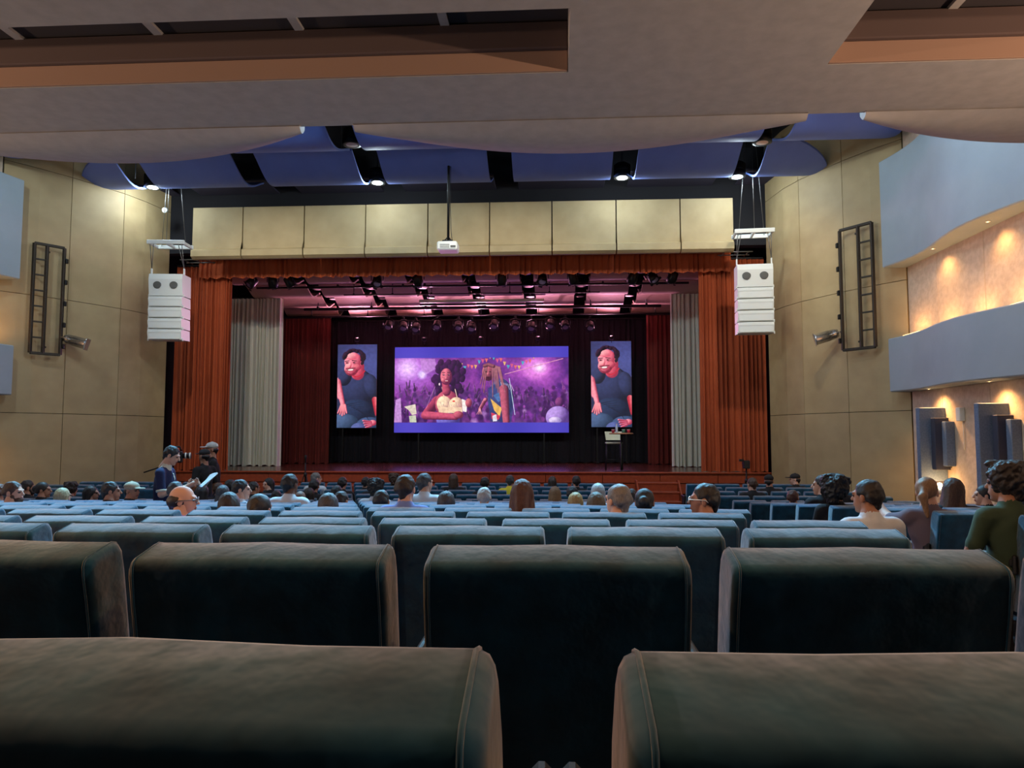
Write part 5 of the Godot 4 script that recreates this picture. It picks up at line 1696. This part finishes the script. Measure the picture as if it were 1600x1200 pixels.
# [x, row, size, hair, hair colour, shirt, head turn, skin, label]
const AUDIENCE := [
	[2.852, 5, 0.973, "curly", "dark", "green", 30, "mid", "man with tousled dark curls in a green shirt at far right"],
	[2.885, 6, 0.934, "pony", "strawberry", "mauve", -30, "fair", "woman with a blonde ponytail in a mauve top resting her arm on a seat"],
	[0.959, 5, 0.882, "short", "black", "black", 60, "mid", "man with black hair and white-framed glasses turned left"],
	[2.963, 8, 0.934, "curly", "black", "black", -30, "mid", "woman with full black curls on the right"],
	[-1.986, 5, 0.822, "pony", "black", "black", -10, "mid", "woman with tied black hair in the left half of the seats"],
	[1.995, 5, 0.904, "short", "black", "white", 30, "mid", "man with black hair in a white shirt on the right"],
	[-2.669, 6, 0.825, "long", "dark", "black", 0, "mid", "woman with long dark brown hair nearest the grey braids"],
	[3.637, 7, 0.939, "long", "brown", "black", -40, "fair", "woman with long brown hair beyond the blonde ponytail"],
	[-0.269, 6, 0.911, "long", "auburn", "lavender", 0, "fair", "woman with long auburn hair at the centre"],
	[-2.522, 5, 0.866, "fringe", "dark", "lavender", -55, "fair", "balding man with glasses in a lavender polo shirt"],
	[0.705, 6, 0.86, "bun", "black", "black", -10, "mid", "woman with dark hair pinned up right of the grey-haired man"],
	[-1.212, 6, 0.939, "short", "dark", "blue", -8, "fair", "tall man in a blue shirt left of the centre"],
	[-1.844, 6, 0.824, "bob", "grey_dark", "grey", 0, "mid", "woman with dark grey bobbed hair just left of the seat gap"],
	[0.376, 7, 0.832, "long", "streaked", "black", 0, "fair", "woman with brown blonde-streaked hair beside the golden blonde bob"],
	[-1.036, 7, 0.836, "bob", "grey_dark", "black", 0, "mid", "woman with straight dark grey hair left of the white-haired man"],
	[0.402, 5, 0.877, "short", "grey", "white", 25, "fair", "stout grey-haired man turned left beside the streaked-haired woman"],
	[-5.323, 7, 0.893, "short", "brown", "white", -70, "fair", "bearded man in a white shirt turned right at far left"],
	[0.211, 8, 0.833, "bob", "yellow_blonde", "black", 0, "fair", "woman with a golden blonde bob right of the centre"],
	[-1.659, 7, 0.843, "short", "black", "black", 0, "mid", "black-haired person left of the man in blue"],
	[-4.173, 9, 0.887, "braid", "grey_dark", "grey", 0, "dark", "person with long grey-black braids on the left"],
	[4.472, 8, 0.908, "bun", "black", "black", 60, "fair", "dark-haired woman with an earring left of the curly-haired man"],
	[-6.258, 9, 0.856, "bob", "blonde", "black", -20, "fair", "woman with pale blonde shoulder-length hair at far left"],
	[-4.23, 8, 0.91, "short", "grey_dark", "grey", -10, "mid", "grey-haired person in front of the standing man in navy"],
	[-5.358, 9, 0.914, "cap", "cap_beige", "black", -75, "mid", "man in a beige baseball cap facing right on the left"],
	[-3.482, 8, 0.928, "short", "black", "white", -60, "fair", "man with short black hair in profile below the pale curtain"],
	[5.524, 9, 0.961, "bob", "dark", "black", 20, "fair", "dark-haired person cut off by the right picture edge"],
	[-6.565, 10, 0.883, "bob", "black", "black", -60, "mid", "woman with black hair looking right, right of the pale blonde woman"],
	[-2.351, 8, 0.835, "short", "dark", "black", -20, "mid", "man beside the woman with the dark grey bob"],
	[-2.488, 10, 0.955, "curly", "black", "white", -10, "mid", "person with full black hair in white right of the seat gap"],
	[-0.777, 8, 0.872, "short", "white", "grey", 0, "fair", "man with close-cropped white hair near the centre"],
	[-7.277, 10, 0.922, "bun", "dark", "black", -60, "mid", "woman with dark pinned hair turned right beside the blonde woman"],
	[-4.95, 10, 0.901, "bob", "black", "black", 0, "mid", "person with straight black hair right of the balding man"],
	[0.513, 9, 0.919, "bob", "white", "white", 0, "fair", "person with white hair behind the streaked-haired woman"],
	[-7.105, 9, 0.891, "short", "red", "grey", 0, "mid", "red-brown haired person cut off by the left picture edge"],
	[-4.978, 8, 0.907, "short", "dark", "black", -50, "mid", "dark-haired man left of the beige-capped man"],
	[-3.186, 9, 0.842, "fringe", "grey", "black", 0, "dark", "person with a shaved grey head in the left half"],
	[-0.014, 11, 0.904, "long", "dirty_blonde", "black", 0, "fair", "woman with long dark blonde hair right of the auburn-haired woman"],
	[-8.288, 12, 0.914, "curly", "dark", "black", -20, "mid", "person with full dark brown hair behind the pale blonde woman"],
	[-2.931, 8, 0.977, "short", "black", "white", -20, "dark", "man with a short fade haircut beside the microphone stand"],
	[3.17, 10, 0.873, "short", "auburn", "black", -20, "fair", "auburn-haired child behind the teal seats on the right"],
	[-8.282, 11, 0.955, "short", "dark", "black", -40, "mid", "dark-haired person just behind the bearded man in white"],
	[-3.037, 10, 0.9, "short", "black", "black", 0, "mid", "black-haired person behind the dark head left of the seat gap"],
	[1.021, 10, 0.879, "short", "brown_dark", "grey", 0, "mid", "brown-haired person between the grey-haired man and the dark bun"],
	[-1.612, 9, 1.008, "short", "grey_dark", "white", -30, "fair", "man in a pale shirt right of the man in blue"],
	[3.179, 9, 1.001, "short", "dark", "black", 50, "fair", "dark-haired person turned left below the right beige wall"],
	[-9.04, 12, 0.862, "short", "grey", "black", 0, "mid", "grey-haired person seated beyond the bearded man in white"],
	[-5.026, 11, 0.971, "short", "black", "black", 0, "mid", "small dark head below the pale curtain on the left"],
	[-5.27, 13, 0.951, "bob", "black", "black", 150, "fair", "woman with black hair looking back towards the rear rows"],
	[-3.781, 11, 0.878, "bob", "dark", "black", 0, "mid", "person with dark brown hair right of the shaved grey head"],
	[-2.05, 11, 0.825, "short", "dark", "black", 0, "mid", "small dark head at the shoulder of the man in blue"],
	[0.223, 10, 0.903, "short", "black", "black", 0, "mid", "black-haired head beyond the yellow blonde woman"],
	[4.046, 14, 0.975, "cap", "cap_black", "black", -20, "mid", "person in a dark cap at the foot of the right orange curtain"],
	[4.854, 15, 0.954, "cap", "cap_black", "black", 60, "fair", "person in a black cap turned left below the right beige wall"],
	[4.132, 11, 1.023, "short", "black", "black", 0, "mid", "dark head behind the woman with black curls"],
	[-5.085, 12, 0.947, "short", "black", "black", -30, "mid", "dark head right of the man in profile by the pale curtain"],
	[-4.293, 11, 0.847, "short", "black", "black", 0, "mid", "small black-haired head right of the tied black hair"],
	[-4.707, 14, 0.992, "short", "grey", "white", -40, "fair", "grey-haired man in white right of the microphone stand"],
	[-4.05, 12, 0.982, "short", "black", "black", 0, "mid", "dark-haired person just in front of the grey-haired man in white"],
	[-3.393, 15, 0.925, "curly", "brown", "black", 0, "mid", "person with curly brown hair in front of the man in blue"],
	[-1.987, 14, 0.979, "bob", "brown", "black", 0, "fair", "woman with streaked brown hair in a front row at the centre"],
	[-5.695, 12, 0.929, "short", "brown", "black", 0, "mid", "brown-haired person partly hidden behind the grey braids"],
	[-3.682, 10, 0.905, "short", "brown_dark", "black", 0, "dark", "brown-skinned person between the fade haircut and the shaved head"],
	[-3.875, 13, 0.972, "short", "black", "black", 0, "mid", "dark head in a front row left of the seat gap"],
	[-1.272, 13, 0.978, "short", "black", "black", 0, "dark", "black-haired head straight beyond the white-haired man"],
	[3.449, 13, 0.981, "short", "brown", "black", 20, "fair", "brown-haired person in front of the right orange curtain"],
	[-3.72, 14, 0.928, "short", "black", "black", 0, "mid", "small dark head in a front row right of the seat gap"],
	[0.391, 14, 0.957, "short", "black", "black", 10, "mid", "small black-haired man in a front row before the right screen"],
	[-0.885, 14, 0.963, "short", "grey_dark", "yellow", 0, "mid", "person in a bright yellow shirt in a front row"],
	[-0.071, 15, 0.903, "bob", "brown_dark", "black", 0, "fair", "small brown head in a front row right of the auburn-haired woman"],
	[-3.295, 13, 0.964, "fringe", "dark", "black", 0, "mid", "small balding head in a front row right of the seat gap"],
]

func build_people() -> void:
	for a in AUDIENCE:
		var z := row_z(a[1])
		var yaw := int(roundf(a[6] / 10.0)) * 10
		var turn := 0.0
		if absi(yaw) > 90:
			turn = deg_to_rad(yaw * 0.4)
			yaw = int(yaw * 0.6)
		elif absi(yaw) > 20:
			turn = deg_to_rad(yaw * 0.25)
		var s := clampf(a[2], 0.88, 1.03)
		var t := thing("person", a[8], "person", Vector3(a[0], floor_y(z) + (a[2] - s) * 1.325, z - 0.24), turn, "seated audience")
		var mk := seated_mesh(yaw)
		if "resting her arm" in a[8]: mk = reaching_mesh(yaw)
		var b := part(t, "body", mk[0], null)
		dress(b, mk[1], a[7], a[5], a[5])
		var hr := put_hair(t, a[3], a[4], HEAD_AT, deg_to_rad(yaw))
		if "full black curls" in a[8]: hr.scale = Vector3.ONE * 1.3
		if "bearded man in" in a[8]:
			part(t, "beard", hair_mesh("beard"), hair_mat(a[4]), HEAD_AT).rotation.y = deg_to_rad(yaw)
		if "earring" in a[8]:
			part(t, "earring", G.new().lathe([[0.001, -0.012], [0.01, 0.0], [0.001, 0.012]], 10).done(), M.white_paint, HEAD_AT + Basis(Vector3.UP, deg_to_rad(yaw)) * Vector3(0.086, -0.055, 0.015))
		if "glasses" in a[8]:
			var gl := Node3D.new()
			gl.name = "glasses"
			t.add_child(gl)
			gl.position = HEAD_AT
			gl.rotation.y = deg_to_rad(yaw)
			glasses(gl, M.white_paint if "white-framed" in a[8] else M.steel_cable)
		t.scale = Vector3.ONE * s
	standing_people()

func standing(label: String, at: Vector3, turn: float, size: float, prims: Array, hands: Array, head: Transform3D, sk: String, shirt: String, collar: String) -> Node3D:
	var t := thing("person", label, "person", at, turn, "standing people")
	var parts := [[nets(prims, 0.03, 0.015), Transform3D.IDENTITY], [head_net, head]]
	for h in hands: parts.append([nets(h, 0.012, 0.006), Transform3D.IDENTITY])
	var mk := join(parts)
	var b := part(t, "body", mk[0], null)
	dress(b, mk[1], sk, shirt, collar, "denim")
	t.scale = Vector3.ONE * size
	return t

func legs_prims() -> Array:
	var b := []
	b.append(egg(Vector3(0, 0.93, 0.01), Vector3(0.165, 0.12, 0.12), 2))
	for s in [-1.0, 1.0]:
		b.append(cap(Vector3(s * 0.09, 0.88, 0.0), Vector3(s * 0.1, 0.48, -0.02), 0.088, 0.06, 2))
		b.append(cap(Vector3(s * 0.1, 0.48, -0.02), Vector3(s * 0.11, 0.1, 0.02), 0.06, 0.042, 2))
		b.append(cap(Vector3(s * 0.11, 0.045, 0.04), Vector3(s * 0.13, 0.04, -0.15), 0.045, 0.038, 5))
	b.append(cap(Vector3(0, 1.0, 0.01), Vector3(0, 1.18, 0.01), 0.135, 0.14, 1))
	b.append(egg(Vector3(0, 1.27, 0.015), Vector3(0.18, 0.16, 0.12), 1))
	b.append(cap(Vector3(-0.15, 1.385, 0.02), Vector3(0.15, 1.385, 0.02), 0.062, 0.062, 1))
	b.append(cap(Vector3(0, 1.42, 0.015), Vector3(0, 1.455, 0.0), 0.074, 0.066, 6))
	b.append(cap(Vector3(0, 1.45, 0.005), Vector3(0, 1.53, -0.03), 0.056, 0.052, 0))
	return b

func standing_people() -> void:
	# man in a navy polo reading papers, facing right
	var p := legs_prims()
	var hands := []
	for s in [-1.0, 1.0]:
		var sh := Vector3(s * 0.19, 1.375, 0.01)
		var el := Vector3(s * 0.235, 1.11, -0.03)
		var wr := Vector3(s * 0.1, 1.2, -0.3)
		p.append(cap(sh, sh.lerp(el, 0.68), 0.062, 0.058, 1))
		p.append(cap(sh.lerp(el, 0.7), el, 0.043, 0.041, 0))
		p.append(cap(el, wr, 0.042, 0.027, 0))
		var d := (Vector3(s * 0.05, 1.26, -0.42) - wr).normalized()
		hands.append(hand_prims(wr, d, Vector3(-s * 0.4, 0.9, 0).slide(d).normalized(), 0.7))
	p.append(cap(Vector3(0.0, 1.38, -0.1), Vector3(0.0, 1.29, -0.11), 0.006, 0.005, 6))
	var head := Transform3D(Basis(Vector3.RIGHT, -0.4), Vector3(0, 1.6, -0.07))
	var at := Vector3(-5.06, 0.0, -9.35)
	at.y = floor_y(at.z)
	var t := standing("standing man in a navy polo shirt with pale collar reading papers", at, deg_to_rad(-80), 0.985, p, hands, head, "fair", "navy", "cream")
	var h := put_hair(t, "short", "black", head.origin, 0.0)
	h.transform = head
	for s in [-1.0, 1.0]:
		var sh := Vector3(s * 0.19, 1.375, 0.01)
		var el := Vector3(s * 0.235, 1.11, -0.03)
		var ax := (sh - el).normalized()
		var sd := ax.cross(Vector3.BACK).normalized()
		part(t, "sleeve_cuff", G.new().lathe([[0.052, -0.014], [0.063, -0.012], [0.064, 0.012], [0.056, 0.014]], 18, Transform3D(Basis(sd, ax, sd.cross(ax)), sh.lerp(el, 0.84))).done(), cloth("cream"))
	# the papers he holds
	var pg := thing("papers", "loose grey papers held by the standing man in navy", "papers", t.transform * Vector3(0, 1.27, -0.44), deg_to_rad(-80))
	for k in 3:
		var q := part(pg, "sheet_of_paper", G.new().box(Vector3(0, 0.1, 0), Vector3(0.2, 0.26, 0.002)).done(), M.paper, Vector3(0.0, -0.06 - k * 0.01, -0.02 - k * 0.006))
		q.rotation = Vector3(-0.85 + k * 0.06, 0.5 + 0.03 * k, 0.12 * k)
	# man in a white cap, standing by the aisle, and man in a black cap before him
	for m in 2:
		p = legs_prims()
		hands = []
		for s in [-1.0, 1.0]:
			var sh := Vector3(s * 0.19, 1.375, 0.01)
			var el := Vector3(s * 0.25, 1.1, 0.03)
			var wr := Vector3(s * 0.23, 0.88, -0.08)
			p.append(cap(sh, sh.lerp(el, 0.72), 0.064, 0.06, 1))
			p.append(cap(sh.lerp(el, 0.7), el, 0.044, 0.041, 0))
			p.append(cap(el, wr, 0.042, 0.028, 0))
			var d := Vector3(-s * 0.1, -0.95, -0.25).normalized()
			hands.append(hand_prims(wr, d, Vector3(-s * 0.2, 0.1, -0.95).slide(d).normalized(), 0.5))
		head = Transform3D(Basis(Vector3.UP, 0.0), Vector3(0, 1.625, -0.015))
		at = Vector3(-6.62, 0.01, -13.9) if m == 0 else Vector3(-6.5, 0.01, -13.35)
		t = standing("standing man in a white cap and black clothes behind the black-capped man" if m == 0 else "standing man in a black cap and black T-shirt wearing a wristwatch", at, deg_to_rad(120 if m == 0 else 70), 1.09 if m == 0 else 1.02, p, hands, head, "mid", "black", "black")
		put_hair(t, "cap", "cap_white" if m == 0 else "cap_black", head.origin, 0.0)
		if m == 1:
			part(t, "wristwatch", G.new().lathe([[0.034, -0.02], [0.036, 0.0], [0.034, 0.02]], 14, Transform3D(Basis(Vector3.RIGHT, 0.45), Vector3(-0.233, 0.905, -0.065))).done(), M.white_paint)
